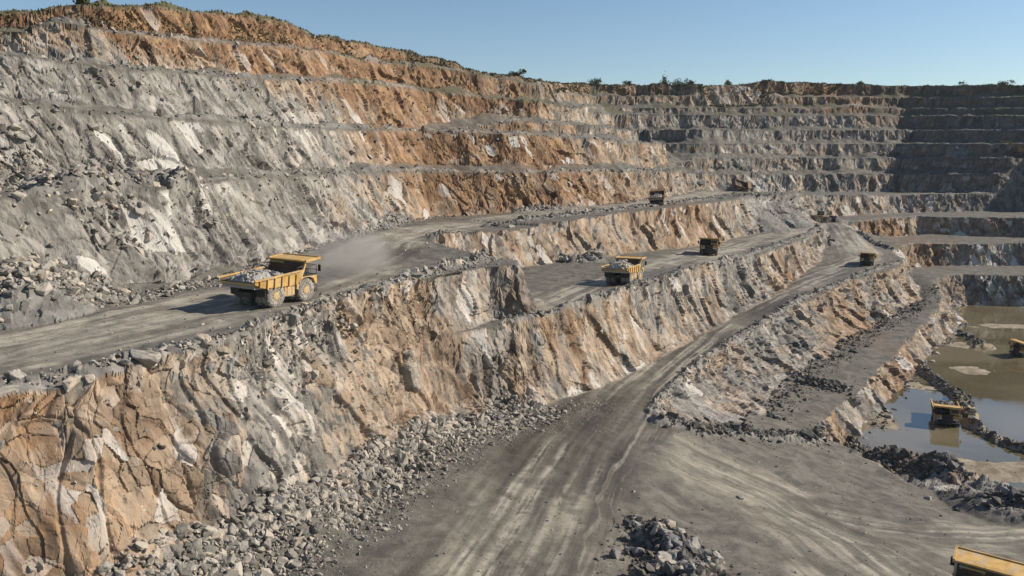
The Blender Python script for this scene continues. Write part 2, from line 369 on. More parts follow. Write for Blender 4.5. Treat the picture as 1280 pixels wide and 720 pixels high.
# rubble ridges and windrows of the photograph
HEAPS = {}
def heap_ridge(key, pp, h, w, **kw):
    ridge(pp, h, w, **kw); HEAPS[key] = RIDGES_NEW[-1]
heap_ridge('near', [(826, 684), (842, 702), (856, 722), (862, 770)], 1.7, 3.0)
heap_ridge('near tail', [(792, 650), (812, 664), (834, 680)], .45, .9)
heap_ridge('shore start', [(1062, 560), (1085, 572), (1115, 588)], .8, 2.2)
heap_ridge('shore', [(1122, 592), (1140, 600), (1180, 612), (1225, 622), (1262, 632), (1330, 645)], 2.7, 6.4)
heap_ridge('lowfoot', [(824, 528), (860, 536), (900, 540), (960, 546), (1010, 550), (1060, 558)], .55, 1.5)
heap_ridge('lowbench', [(1012, 478), (1030, 482), (1050, 484)], .9, 2.2)
heap_ridge('notch', [(541, 297), (560, 303), (580, 309), (606, 317)], .9, 2.0)
heap_ridge('dike', [(1150, 462), (1168, 476), (1185, 488), (1200, 498), (1204, 515), (1212, 530), (1235, 550), (1262, 560), (1300, 572)], 1.2, 1.7)
heap_ridge('leftfoot', [(-60, 385), (20, 375), (70, 374), (120, 370)], 1.3, 3.0)
heap_ridge('benchtop', [(-40, 222), (40, 225), (110, 228), (180, 230), (240, 236)], 1.1, 3.0)
heap_ridge('crest', [(-120, 520), (0, 492), (100, 474), (190, 450), (290, 424), (375, 395), (450, 368), (530, 344), (600, 327), (640, 324)], .5, 1.3)
heap_ridge('ledge', [(632, 404), (660, 398), (700, 387), (760, 368), (850, 343), (900, 327), (960, 311), (1005, 294)], .4, 1.1)
heap_ridge('roadedge', [(818, 518), (830, 497), (852, 473), (872, 457), (932, 416), (1000, 373), (1060, 349), (1100, 335), (1128, 327)], .45, 1.1)
heap_ridge('rampedge', [(1062, 286), (1078, 294), (1094, 305), (1118, 313)], .6, 1.1)
heap_ridge('island', [(1022, 292), (1030, 298), (1038, 302)], 1.0, 2.2)
heap_ridge('upperedge', [(610, 283), (660, 276), (700, 271), (760, 264), (800, 259), (860, 253), (905, 248)], .5, 1.2)
heap_ridge('wallfoot', [(425, 281), (460, 275), (500, 272)], .9, 2.5)
heap_ridge('wallfoot2', [(650, 264), (690, 262), (725, 258)], .7, 1.8)
heap_ridge('bayfoot', [(700, 322), (720, 328), (745, 326)], .9, 2.0)
heap_ridge('spit', [(1196, 418), (1210, 424), (1228, 434)], .7, 2.2)
# dumped cones lying against the walls
def cone(pp, w, slope, zmin, key=None, tone=.8):
    a = np.array([at_y(p, q, yy) for p, q, yy in pp])
    RIDGES_NEW.append(dict(a=a, h=0, w=w, seed=600 + 7 * len(RIDGES_NEW), base=1, slope=slope, zmin=zmin, tone=tone))
    if key: HEAPS[key] = RIDGES_NEW[-1]
cone([(930, 246, 226), (950, 248, 236), (975, 254, 232)], 19, .62, -20.5, 'dump')
cone([(1196, 184, 312), (1212, 186, 310)], 8, .8, -.6)
cone([(1228, 308, 236), (1262, 312, 234)], 14, .8, -31.3)
cone([(20, 320, 62), (50, 322, 65)], 8, .75, -12.6)
RIDGES += RIDGES_NEW
print('terrain defined', time.time() - T0)
# ------------------------------------------------------------------ helpers for objects
def tag(o, label=None, cat=None, group=None, kind=None):
    if label: o['label'] = label
    if cat: o['category'] = cat
    if group: o['group'] = group
    if kind: o['kind'] = kind
    return o

def mesh_from(name, V, F, mats, smooth=False):
    me = bpy.data.meshes.new(name)
    V = np.asarray(V, f32); F = np.asarray(F, np.int32); k = F.shape[1]
    me.vertices.add(len(V)); me.vertices.foreach_set('co', V.ravel())
    me.loops.add(F.size); me.loops.foreach_set('vertex_index', F.ravel())
    me.polygons.add(len(F)); me.polygons.foreach_set('loop_start', np.arange(0, F.size, k, dtype=np.int32))
    me.polygons.foreach_set('use_smooth', np.full(len(F), smooth))
    for m in (mats if isinstance(mats, (list, tuple)) else [mats]): me.materials.append(m)
    me.update(calc_edges=True)
    return me

def link(name, me, parent=None):
    o = bpy.data.objects.new(name, me); col.objects.link(o)
    if parent: o.parent = parent
    return o

# node helper
class NT:
    def __init__(self, name):
        self.m = bpy.data.materials.new(name); self.m.use_nodes = True
        self.t = self.m.node_tree; self.t.nodes.clear()
        self.out = self.t.nodes.new('ShaderNodeOutputMaterial')
    def n(self, typ, **kw):
        nd = self.t.nodes.new('ShaderNode' + typ)
        for k, v in kw.items():
            if k.startswith('_'): setattr(nd, k[1:], v)
        for k, v in kw.items():
            if not k.startswith('_'):
                key = k.replace('__', ' ')
                s = nd.inputs[int(key[1:])] if key[0] == 'i' and key[1:].isdigit() else nd.inputs[key]
                self.put(s, v)
        return nd
    def put(self, s, v):
        if isinstance(v, bpy.types.NodeSocket): self.t.links.new(v, s)
        elif isinstance(v, bpy.types.Node): self.t.links.new(v.outputs[0], s)
        else:
            if isinstance(v, (tuple, list)) and len(v) == 3 and s.type == 'RGBA': v = (*v, 1)
            s.default_value = v
    def attr(self, name):
        return self.n('Attribute', _attribute_name=name).outputs['Fac']
    def math(self, op, a, b=0.0, clamp=False):
        nd = self.n('Math', _operation=op, _use_clamp=clamp); self.put(nd.inputs[0], a); self.put(nd.inputs[1], b); return nd.outputs[0]
    def mix(self, f, a, b, blend='MIX'):
        nd = self.n('Mix', _data_type='RGBA', _blend_type=blend, _clamp_factor=True)
        self.put(nd.inputs[0], f); self.put(nd.inputs[6], a); self.put(nd.inputs[7], b); return nd.outputs[2]
    def rng(self, v, a, b, c=0.0, d=1.0):
        nd = self.n('MapRange', _interpolation_type='SMOOTHSTEP'); self.put(nd.inputs[0], v)
        for i, q in enumerate((a, b, c, d)): nd.inputs[i + 1].default_value = q
        return nd.outputs[0]
    def noise(self, vec, scale, detail=4, rough=.55, dist=0.0):
        nd = self.n('TexNoise'); self.put(nd.inputs['Vector'], vec); nd.inputs['Scale'].default_value = scale
        nd.inputs['Detail'].default_value = detail; nd.inputs['Roughness'].default_value = rough; nd.inputs['Distortion'].default_value = dist
        return nd.outputs[0]
    def bsdf(self, col, rough=.9, bump=None, bs=.3, bd=.1, spec=.25, metal=0.0):
        b = self.n('BsdfPrincipled'); self.put(b.inputs['Base Color'], col); self.put(b.inputs['Roughness'], rough)
        self.put(b.inputs['Specular IOR Level'], spec); self.put(b.inputs['Metallic'], metal)
        if bump is not None:
            bp = self.n('Bump'); self.put(bp.inputs['Height'], bump); bp.inputs['Strength'].default_value = bs; bp.inputs['Distance'].default_value = bd
            self.t.links.new(bp.outputs[0], b.inputs['Normal'])
        self.t.links.new(b.outputs[0], self.out.inputs[0])
        return b

# ------------------------------------------------------------------ ground material
def ground_material():
    g = NT('quarry_ground')
    pos = g.n('NewGeometry').outputs['Position']
    mp = g.n('Mapping', Vector=pos)          # sheared so that streaks run down the faces
    sep = g.n('SeparateXYZ', Vector=pos)
    sx = g.math('ADD', sep.outputs[0], g.math('MULTIPLY', sep.outputs[2], .12))
    sy = g.math('ADD', sep.outputs[1], g.math('MULTIPLY', sep.outputs[2], .26))
    sz = g.math('MULTIPLY', sep.outputs[2], .28)
    sh = g.n('CombineXYZ', X=sx, Y=sy, Z=sz).outputs[0]
    ox, c1, c2, wl = g.attr('oxide'), g.attr('cell_a'), g.attr('cell_b'), g.attr('wall')
    pale, wet, heap, veg = g.attr('pale'), g.attr('wet'), g.attr('heap'), g.attr('veg')
    n_big = g.noise(sh, .11, 5, .6, .6)
    n_mid = g.noise(sh, .55, 6, .65, .4)
    n_str = g.noise(sh, 1.7, 6, .7)
    n_fine = g.noise(pos, 4.5, 6, .7)
    t = g.math('ADD', g.math('MULTIPLY', n_mid, .55), g.math('MULTIPLY', c2, .22)); t = g.math('ADD', t, g.math('MULTIPLY', n_str, .35))
    t = g.rng(t, .36, .82)
    grey = g.mix(t, (.078, .071, .063), (.385, .356, .315))
    tan = g.mix(t, (.115, .08, .053), (.465, .36, .262))
    orange = g.mix(t, (.095, .05, .027), (.37, .23, .125))
    o = g.math('ADD', ox, g.math('MULTIPLY', g.math('SUBTRACT', n_big, .5), 1.5))
    o = g.math('ADD', o, g.math('MULTIPLY', g.math('SUBTRACT', c1, .5), .7))
    o = g.math('ADD', o, g.math('MULTIPLY', g.math('SUBTRACT', n_str, .5), 1.0))
    rock = g.mix(g.rng(o, .02, .5), grey, tan)
    rock = g.mix(g.rng(o, .5, 1.05), rock, orange)
    slab = g.math('MULTIPLY', g.rng(g.math('ADD', c1, g.math('MULTIPLY', g.math('SUBTRACT', n_mid, .5), .5)), .80, .90), pale)
    rock = g.mix(g.math('MULTIPLY', slab, .85), rock, g.mix(n_fine, (.38, .36, .33), (.58, .555, .51)))
    crk = g.rng(n_str, .31, .43)
    rock = g.mix(g.math('MULTIPLY', g.math('SUBTRACT', 1.0, crk), .72), rock, (.055, .042, .034))
    # loose ground: treads, floors, roads
    rl, rs = g.attr('road_across'), g.attr('road_along')
    rv = g.n('CombineXYZ', X=g.math('MULTIPLY', rl, 1.0), Y=g.math('MULTIPLY', rs, .045), Z=0.0).outputs[0]
    streak = g.noise(rv, .62, 5, .62, .25)
    streak2 = g.noise(rv, 2.3, 4, .6, .2)
    blot = g.noise(pos, .09, 5, .62, .8)
    blot2 = g.noise(pos, .45, 6, .65, .5)
    loose = g.mix(g.rng(blot2, .3, .72), (.065, .06, .05), (.19, .172, .14))
    loose = g.mix(g.rng(n_fine, .35, .75), g.mix(.35, loose, (.08, .073, .066)), loose)
    loose = g.mix(g.math('MULTIPLY', g.rng(o, .2, .8), .5), loose, g.mix(.5, tan, orange))
    sv = g.math('ADD', g.math('MULTIPLY', streak, .7), g.math('MULTIPLY', streak2, .3))
    sv = g.math('ADD', sv, g.math('MULTIPLY', g.math('SUBTRACT', blot2, .5), .35))
    dry = g.mix(g.rng(sv, .34, .66), (.125, .11, .088), (.375, .335, .27))
    damp = g.mix(g.rng(sv, .36, .68), (.042, .037, .028), (.125, .108, .08))
    road = g.mix(wet, dry, damp)
    road = g.mix(g.math('MULTIPLY', g.attr('track'), g.rng(g.math('ADD', streak2, g.math('MULTIPLY', g.math('SUBTRACT', blot2, .5), .8)), .30, .52)), road, (.35, .315, .255))
    road = g.mix(g.math('MULTIPLY', g.rng(g.noise(pos, .13, 6, .68, 1.2), .46, .62), .62), road, (.075, .066, .05))
    loose = g.mix(g.attr('road'), loose, road)
    grit = g.noise(pos, 2.1, 5, .75)
    loose = g.mix(g.rng(grit, .52, .68, 0, .5), loose, (.055, .05, .042))
    loose = g.mix(g.rng(g.noise(pos, 6.5, 3, .7), .6, .72, 0, .45), loose, (.36, .33, .28))
    loose = g.mix(g.math('MULTIPLY', heap, .7), loose, g.mix(t, (.10, .095, .09), (.34, .32, .29)))
    mud = g.mix(g.rng(blot2, .3, .7), (.15, .115, .07), (.34, .29, .215))
    loose = g.mix(g.attr('mud'), loose, mud)
    rock = g.mix(g.math('MULTIPLY', g.attr('dark_rock_shade'), .5), rock, (.05, .047, .047))
    c = g.mix(wl, loose, rock)
    c = g.mix(g.math('MULTIPLY', veg, g.rng(blot2, .32, .5)), c, g.mix(n_fine, (.035, .04, .018), (.13, .12, .06)))
    bump = g.math('ADD', g.math('MULTIPLY', n_fine, .6), g.math('MULTIPLY', n_str, .8))
    rough = g.math('SUBTRACT', .95, g.math('MULTIPLY', g.math('MULTIPLY', wet, g.attr('road')), .5))
    g.bsdf(c, rough, bump, .5, .16, .3)
    return g.m
M_GROUND = ground_material()

# ------------------------------------------------------------------ terrain mesh
def px_az(px): return np.arctan((np.asarray(px, float) - 640) / FPX / (CT))      # near enough
colpx = np.concatenate([np.arange(-420, -40, 4.0), np.arange(-40, 1320, 1.22), np.arange(1320, 1700, 4.0)])
az = px_az(colpx)
NC = len(colpx)
NR = 1180
def build_rows():
    ci = np.arange(0, NC, 10)
    rr = np.geomspace(9, 500, 1560)
    A = az[ci]
    X = np.sin(A)[:, None] * rr[None]; Yv = np.cos(A)[:, None] * rr[None]
    h = terrain(X, Yv)
    eps = np.arctan2(h, rr[None])
    de = np.abs(np.diff(eps, axis=1)); dl = np.diff(np.log(rr))[None]
    dh = np.abs(np.diff(h, axis=1)) / rr[None, 1:]
    ds = np.maximum(de, .35 * dh) + .075 * dl
    # spread it a little along the ray so that density changes gently
    ker = np.hanning(9); ker /= ker.sum()
    ds = np.apply_along_axis(lambda v: np.convolve(v, ker, 'same'), 1, ds) + 1e-7
    cum = np.concatenate([np.zeros((len(ci), 1)), np.cumsum(ds, axis=1)], axis=1)
    cum /= cum[:, -1:]
    q = np.linspace(0, 1, NR)
    out = np.array([np.interp(q, cum[i], rr) for i in range(len(ci))])
    k = np.hanning(7); k /= k.sum()
    pad = np.pad(np.log(out), ((3, 3), (0, 0)), 'edge')
    sm = sum(k[j] * pad[j:j + len(ci)] for j in range(7))
    return np.exp(np.array([np.interp(np.arange(NC), ci, sm[:, j]) for j in range(NR)]))   # NR x NC
RR = build_rows()
extra = np.geomspace(500, 4500, 46)[1:]
RR = np.concatenate([np.array([[2.0], [5.0], [7.2]]) * np.ones((1, NC)), RR, np.repeat(extra[:, None], NC, 1)], 0)
NRR = RR.shape[0]
GX = (np.sin(az)[None] * RR).astype(f32); GY = (np.cos(az)[None] * RR).astype(f32)
GZ, WID, TT, NX, NY, HG, HEAP = terrain(GX, GY, True)
print('grid', GX.shape, time.time() - T0)

# fractured rock: facets at four sizes, cut only into the faces
x, y, z = GX.ravel(), GY.ravel(), GZ.ravel()
tt = TT.ravel()
wallm = (sstep(-.02, .05, tt) * (1 - sstep(.92, 1.1, tt))).astype(f32)
wallm[WID.ravel() < 0] = 0
wallm *= sstep(.5, 1.8, HG.ravel())
far = sstep(150, 280, y)
shr = .12 + .33 * sstep(-14, -9, z)
qx, qy, qz = x + .5 * shr * z, y + shr * z, z * .62
wx = .35 * vnoise(x / 2.4, y / 2.4, z / 2.4, 201); wy = .35 * vnoise(x / 2.4, y / 2.4, z / 2.4, 202)
dsp = np.zeros_like(x); ca = np.zeros_like(x); cb = np.zeros_like(x)
sel = np.nonzero(wallm > .01)[0]
X_, Y_, Z_ = qx[sel] + wx[sel], qy[sel] + wy[sel], qz[sel]
f1, a1, e1 = cells(X_ / 5.2, Y_ / 5.2, Z_ / 5.6, 1)
f2, a2, e2 = cells(X_ / 2.3, Y_ / 2.3, Z_ / 2.9, 2)
f3, a3, e3 = cells(X_ / 1.05, Y_ / 1.05, Z_ / .85, 3)
near = 1 - sstep(90, 190, y[sel])
f4, a4, e4 = cells(X_ / .42, Y_ / .42, Z_ / .36, 4)
calm = sstep(-.35, .45, fbm(x[sel] / 17, y[sel] / 17, z[sel] / 12, 77, 2))     # smoother and more shattered stretches
amp = .5 + .8 * calm
amp *= 1 - .35 * sstep(70, 40, y[sel]) * (z[sel] < -12)
up = 1 - .42 * sstep(-12, -8, z[sel]) * (1 - sstep(9, 14, z[sel])) * (1 - far[sel])
sm_ = sstep(130, 80, y[sel])
f1 = f1 * (1 - sm_ * (.75 - .75 * sstep(0, .16, e1))); f2 = f2 * (1 - sm_ * (.65 - .65 * sstep(0, .12, e2)))
nn0 = sstep(110, 60, y[sel])
nb = 1 - .45 * sstep(75, 45, y[sel])
d = up * (.78 * f1 * nb * (1 - .1 * far[sel]) + .42 * f2 * amp * (1 + .1 * far[sel]) + .24 * (1 - .4 * nn0) * f3 * amp + .10 * (1 - .4 * nn0) * f4 * amp * near)
d -= (.16 * amp * (1 - sstep(0, .07, e2)) + .07 * amp * (1 - sstep(0, .08, e3))) * sstep(-.3, .4, vnoise(X_ / 3, Y_ / 3, Z_ / 3, 71))
rib = np.abs(vnoise(qx[sel] / 1.6, qy[sel] / 1.6, Z_ / 9, 88))
d -= .22 * (1 - sstep(0, .18, rib)) * calm
dsp[sel] = d * wallm[sel] * (.55 + .45 * sstep(0, .15, tt[sel]))
nn_ = sstep(75, 45, y[sel])
ca[sel] = a2 * (1 - nn_) + nn_ * np.where(a3 > .45, a3, a2); cb[sel] = .55 * a3 + .45 * a1
hn = np.stack([NX.ravel(), NY.ravel(), np.full_like(x, .38)], 1); hn /= np.linalg.norm(hn, axis=1, keepdims=True)
PX_ = np.stack([x, y, z], 1) + hn * dsp[:, None]
# broken rock on heaps, clods on benches
hp = HEAP.ravel()
sel = np.nonzero((hp > .05) | ((wallm < .5) & (WID.ravel() >= 0)))[0]
g1, b1, s1 = cells(x[sel] / .8, y[sel] / .8, z[sel] / .8 * .5, 9)
PX_[sel, 2] += g1 * (.26 * hp[sel]) + .0
cb[sel] = np.where(hp[sel] > .05, b1, cb[sel])
print('displaced', time.time() - T0)

# roads
def arc(a):
    s = np.concatenate([[0], np.cumsum(np.linalg.norm(np.diff(a[:, :2], axis=0), axis=1))]); return s
ROADS = [('upper', [(-160, 480), (0, 440), (120, 415), (250, 388), (340, 370), (420, 343), (470, 318), (492, 300), (540, 286), (620, 273), (720, 262), (820, 252), (900, 240), (925, 238)], 5.6, .12),
         ('middle', [(672, 385), (720, 368), (775, 350), (886, 315), (985, 289), (1015, 284)], 5.0, .3),
         ('lower', [(540, 900), (610, 760), (665, 670), (722, 560), (790, 482), (880, 405), (960, 363), (1040, 338), (1078, 322), (1066, 303), (1048, 280), (1035, 272)], 6.2, .8),
         ('branch', [(745, 540), (800, 560), (880, 590), (960, 625), (1050, 675), (1150, 740), (1230, 800)], 6.5, .3),
         ('branch', [(800, 570), (900, 610), (1050, 650), (1160, 668), (1300, 655)], 5.0, .4)]
road = np.zeros_like(x); track = np.zeros_like(x); ra = x * .6 + y * .8; rs = x * -.8 + y * .6; wet = np.zeros_like(x)
rbest = np.full_like(x, 9)
treadm = (wallm < .4) & (hp < .4)
for nm, pp, hw, wt in ROADS:
    a = hits(pp)
    lo, hi = a[:, :2].min(0) - 12, a[:, :2].max(0) + 12
    s_ = np.nonzero((x > lo[0]) & (x < hi[0]) & (y > lo[1]) & (y < hi[1]) & treadm & (np.abs(z - np.interp(y, np.sort(a[:, 1]), a[np.argsort(a[:, 1]), 2])) < 4.5))[0]
    d, bi, ex, ey = polyd(x[s_], y[s_], a)
    s = arc(a); i0 = np.minimum(bi.astype(int), len(a) - 2)
    al = s[i0] + (bi - i0) * (s[i0 + 1] - s[i0])
    tg = np.diff(a[:, :2], axis=0); tg /= np.linalg.norm(tg, axis=1, keepdims=True)
    side = np.sign(tg[i0, 0] * ey - tg[i0, 1] * ex) * d
    q = d / hw
    fade = (1 - sstep(.82, 1.35, q + .3 * vnoise(x[s_] / 3, y[s_] / 3, 0, 55))) * (sstep(2, 16, al) if nm == 'branch' else 1)
    fade = fade.astype(f32)
    m = fade > road[s_] + .02
    k = s_[m]
    rbest[k] = np.where(fade[m] > .5, q[m], 9)
    ra[k] = side[m] + 31 * len(nm); rs[k] = al[m]
    road[k] = fade[m]
    dr = side[m] + .5 * vnoise(al[m] / 23, al[m] * 0, 0, 57) + .2 * vnoise(al[m] / 7, al[m] * 0, 0, 58)
    tk = 0
    for c_ in ((-2.4, -1.9, 1.7, 2.2) if nm != 'branch' else (-3, -.6, 2.4)):
        st_ = np.clip(.62 + 1.1 * vnoise(al[m] / 19 + c_ * 7, al[m] * 0, 2, 59), 0, 1)
        tk = np.maximum(tk, st_ * np.maximum(np.exp(-((dr - c_ - .85) / .3) ** 2), np.exp(-((dr - c_ + .85) / .3) ** 2)))
    track[k] = tk * fade[m]
    wet[k] = np.clip(wt + .55 * fbm(al[m] / 26 + len(nm), side[m] / 4, 0, 61, 2), 0, 1)
def blob(px, py, rad, ry=None, **kw):
    p = hit(px, py); return np.exp(-(((x - p[0]) / rad) ** 2 + ((y - p[1]) / (ry or rad)) ** 2))
wet = np.clip(wet + .9 * blob(505, 318, 12) + .8 * blob(850, 425, 14) + .5 * blob(700, 590, 10) - .7 * blob(60, 440, 14) - .6 * blob(400, 330, 10, 14) + .5 * blob(60, 455, 7, 5) - .6 * blob(1060, 320, 12, 25), 0, 1).astype(f32)
wet += 0

# iron staining, pale slabs
ox = np.full_like(x, .22)
ox += .95 * sstep(8, 16, z) * (1 - .95 * far) + .25 * sstep(0, 8, z) * (1 - far)
ox += .42 * sstep(19, 24, z) * far + .35 * blob(780, 170, 22, 30) + .3 * blob(810, 195, 16, 25) - .2 * blob(930, 180, 40, 30)
ox += .58 * blob(40, 600, 10, 10) + .42 * blob(525, 430, 7, 8) + .2 * blob(690, 430, 9, 9) + .25 * blob(620, 300, 10, 10) + .5 * blob(870, 280, 14, 18)
ox += .4 * blob(520, 190, 18, 22) + .35 * blob(700, 190, 24, 30) + .5 * blob(700, 240, 28, 28) + .35 * blob(540, 250, 12, 20)
ox += .1 * blob(920, 470, 12, 14) + .25 * blob(1060, 380, 16, 22) + .35 * blob(1120, 340, 14, 22) + .3 * blob(1130, 450, 14, 22) + .6 * blob(1046, 528, 4, 4) + .55 * blob(1110, 285, 20, 20) + .45 * blob(1150, 320, 18, 20)
ox += .5 * blob(1080, 138, 22, 20) + .5 * blob(1090, 430, 9, 22)
ox -= .55 * blob(60, 160, 26, 20) + .5 * blob(60, 95, 30, 14) + .35 * blob(180, 190, 26, 22) + .5 * blob(250, 110, 12, 14) + .25 * blob(250, 280, 22, 18) + .45 * blob(400, 180, 14, 16) + .3 * blob(300, 560, 8, 8)
ox -= .5 * blob(970, 260, 20, 14) + .35 * blob(930, 350, 14, 16)
ox += (h01(hsh(WID.ravel().astype(np.int32), WID.ravel().astype(np.int32), WID.ravel().astype(np.int32), 3)) - .5) * .3
ox = np.clip(ox, -.3, 1.2).astype(f32)
pale = np.clip(.55 + .9 * fbm(x / 14, y / 14, z / 9, 66, 2) + .25 * blob(230, 600, 8, 8) - .6 * blob(60, 640, 14, 14) + .4 * far - .5 * (z > 8), 0, 1).astype(f32)
wd = WID.ravel(); nm2i = {w['name']: i for i, w in enumerate(WALLS)}
mud = ((wd == nm2i['pond']) * sstep(.55, 1.0, tt)).astype(f32)
dark_rock_shade = np.clip(sstep(150, 172, x + 9 * fbm(x / 22, y / 22, z / 8, 83, 3)) * sstep(160, 200, y) + .8 * blob(1060, 205, 10, 14) + .6 * blob(940, 150, 14, 20), 0, 1).astype(f32)  # darker rock tone, with the far right wall's shade put into it
veg = np.where(wd < 0, sstep(-.5, 3, 3 - np.abs(z) * 0), 0).astype(f32)
veg = np.maximum(veg, np.where((z > 14) & (wallm < .3) & (fbm(x / 8, y / 8, 0, 44, 2) > .1), .7, 0)).astype(f32)
wallm = np.where((wd < 0), sstep(-2.6, -.2, -np.maximum(0, 0 * x)), wallm).astype(f32) * (wd >= 0) 
print('attributes', time.time() - T0)

idx = np.arange(NRR * NC, dtype=np.int32).reshape(NRR, NC)
Q = np.stack([idx[:-1, :-1], idx[:-1, 1:], idx[1:, 1:], idx[1:, :-1]], -1).reshape(-1, 4)
# surface classes: 0 hill, 1 rock face, 2 haul road, 3 pit floor, 4 pond bed, 5 bench
cls = np.full(len(x), 5, np.int8)
cls[wd == nm2i['lower_road']] = 3; cls[wd == nm2i['middle_bench']] = 3; cls[wd == nm2i['pond']] = 4
cls[(rbest < 1.1) & treadm] = 2
cls[(tt < 1) & (wd >= 0) & (HG.ravel() > 1)] = 1
cls[wd < 0] = 0
fc = cls[Q[:, 0]]
ATTR = dict(oxide=ox, cell_a=ca, cell_b=cb, wall=wallm, pale=pale, wet=wet, heap=hp, veg=veg, road=road, road_across=ra, road_along=rs, mud=mud, track=track, dark_rock_shade=dark_rock_shade)
for k, nm in enumerate(['hills', 'rock_face', 'haul_road', 'pit_floor', 'pond_bed', 'bench_ground']):
    q = Q[fc == k]
    if not len(q): continue
    u, inv = np.unique(q, return_inverse=True)
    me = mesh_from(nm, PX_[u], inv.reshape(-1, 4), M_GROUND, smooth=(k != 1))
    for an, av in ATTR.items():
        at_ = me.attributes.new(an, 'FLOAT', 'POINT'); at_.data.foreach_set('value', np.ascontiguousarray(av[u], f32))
    tag(link(nm, me), kind='structure')
print('terrain meshes', time.time() - T0)
# ------------------------------------------------------------------ loose rock
def rock_material(name, lo, hi, objrand):
    g = NT(name)
    pos = g.n('TexCoord').outputs['Object'] if objrand else g.n('NewGeometry').outputs['Position']
    r = g.n('ObjectInfo').outputs['Random'] if objrand else g.attr('tone')
    n = g.noise(pos, 2.2 if not objrand else 1.6, 5, .65)
    n2 = g.noise(pos, 9 if not objrand else 7, 4, .65)
    t = g.math('ADD', g.math('MULTIPLY', r, .6), g.math('MULTIPLY', n, .5)); t = g.rng(t, .15, .9)
    c = g.mix(t, lo, hi)
    c = g.mix(g.math('MULTIPLY', g.rng(g.math('ADD', n, g.math('MULTIPLY', r, .5)), .85, 1.05), .6), c, (.40, .32, .235))
    g.bsdf(c, .9, n2, .5, .06, .25)
    return g.m
M_ROCK = rock_material('grey_rock', (.12, .109, .094), (.38, .35, .305), True)
M_ROCK_TAN = rock_material('tan_rock', (.19, .155, .12), (.48, .41, .33), True)
M_ROCK_DARK = rock_material('dark_rock', (.09, .085, .08), (.30, .285, .265), True)
M_RUBBLE = rock_material('rubble', (.10, .09, .077), (.36, .33, .285), False)

def rock_template(seed):
    r = np.random.default_rng(seed)
    n = r.integers(11, 17)
    p = r.normal(size=(n, 3)); p /= np.linalg.norm(p, axis=1, keepdims=True)
    p *= r.uniform(.75, 1.1, (n, 1))
    p = np.sign(p) * np.abs(p) ** .75
    p *= np.array([1, r.uniform(.65, .95), r.uniform(.5, .8)])
    bm = bmesh.new()
    for q in p: bm.verts.new(q)
    bmesh.ops.convex_hull(bm, input=bm.verts)
    bmesh.ops.delete(bm, geom=[v for v in bm.verts if not v.link_faces], context='VERTS')
    bmesh.ops.triangulate(bm, faces=bm.faces)
    bm.verts.ensure_lookup_table(); bm.verts.index_update()
    V = np.array([v.co[:] for v in bm.verts], f32); F = np.array([[v.index for v in f.verts] for f in bm.faces], np.int32)
    # bevel-ish wear for the large ones
    bm.free()
    return V, F
TPL = [rock_template(100 + i) for i in range(16)]

def fine_rock(seed):          # a large block: subdivided hull with chipped, slightly rough faces
    V, F = TPL[seed % 16]
    bm = bmesh.new(); vs = [bm.verts.new(v) for v in V]
    for f in F: bm.faces.new([vs[i] for i in f])
    bmesh.ops.dissolve_limit(bm, angle_limit=R(16), verts=bm.verts, edges=bm.edges)
    bmesh.ops.bevel(bm, geom=bm.edges, offset=.05, segments=1, affect='EDGES', profile=.6)
    bmesh.ops.triangulate(bm, faces=bm.faces)
    bmesh.ops.subdivide_edges(bm, edges=bm.edges, cuts=2, use_grid_fill=True)
    bmesh.ops.triangulate(bm, faces=bm.faces)
    co = np.array([v.co[:] for v in bm.verts], f32)
    f_, _, e_ = cells(co[:, 0] * 1.7 + seed * 3.1, co[:, 1] * 1.7, co[:, 2] * 1.7, seed)
    nn = np.array([v.normal[:] for v in bm.verts], f32)
    co = co + nn * (.07 * f_ + .03 * vnoise(co[:, 0] * 6, co[:, 1] * 6, co[:, 2] * 6, seed))[:, None]
    for v, c in zip(bm.verts, co): v.co = c
    me = bpy.data.meshes.new('boulder'); bm.to_mesh(me); bm.free()
    return me

ROCKS = []      # x, y, size, heap key, tan
def along(a, n):
    s = arc(a); u = rng.uniform(0, s[-1], n)
    return np.stack([np.interp(u, s, a[:, 0]), np.interp(u, s, a[:, 1])], 1)
def sizes(n, lo, hi, k=2.0):
    u = rng.uniform(0, 1, n); return lo * (1 - u * (1 - (lo / hi) ** k)) ** (-1 / k)
def scatter_ridge(key, n, lo, hi, spread=None, tan=0.15, k=2.0):
    r = HEAPS[key]; p = along(r['a'], n) + rng.normal(0, (spread or r['w']) * .48, (n, 2))
    for (a, b), s in zip(p, sizes(n, lo, hi, k)): ROCKS.append((a, b, s, key, rng.uniform() < tan))
def scatter_foot(wname, key, n, lo, hi, i0, i1, w0, w1, tan=.2, k=2.0):
    a = next(w for w in WALLS if w['name'] == wname)['a']
    s = arc(a); u = rng.uniform(s[i0], s[i1], n)
    bx_, by_, rn = (np.interp(u, s, a[:, c]) for c in (0, 1, 4)); ap = np.interp(u, s, a[:, 5])
    tx = np.interp(u + .5, s, a[:, 0]) - np.interp(u - .5, s, a[:, 0]); ty = np.interp(u + .5, s, a[:, 1]) - np.interp(u - .5, s, a[:, 1])
    l = np.hypot(tx, ty) + 1e-6
    d = rn * .8 + rng.triangular(w0, w0 + .35 * (w1 - w0), w1, n)
    for q in zip(bx_ + ty / l * d, by_ - tx / l * d, sizes(n, lo, hi, k)): ROCKS.append((q[0], q[1], q[2], key, rng.uniform() < tan))

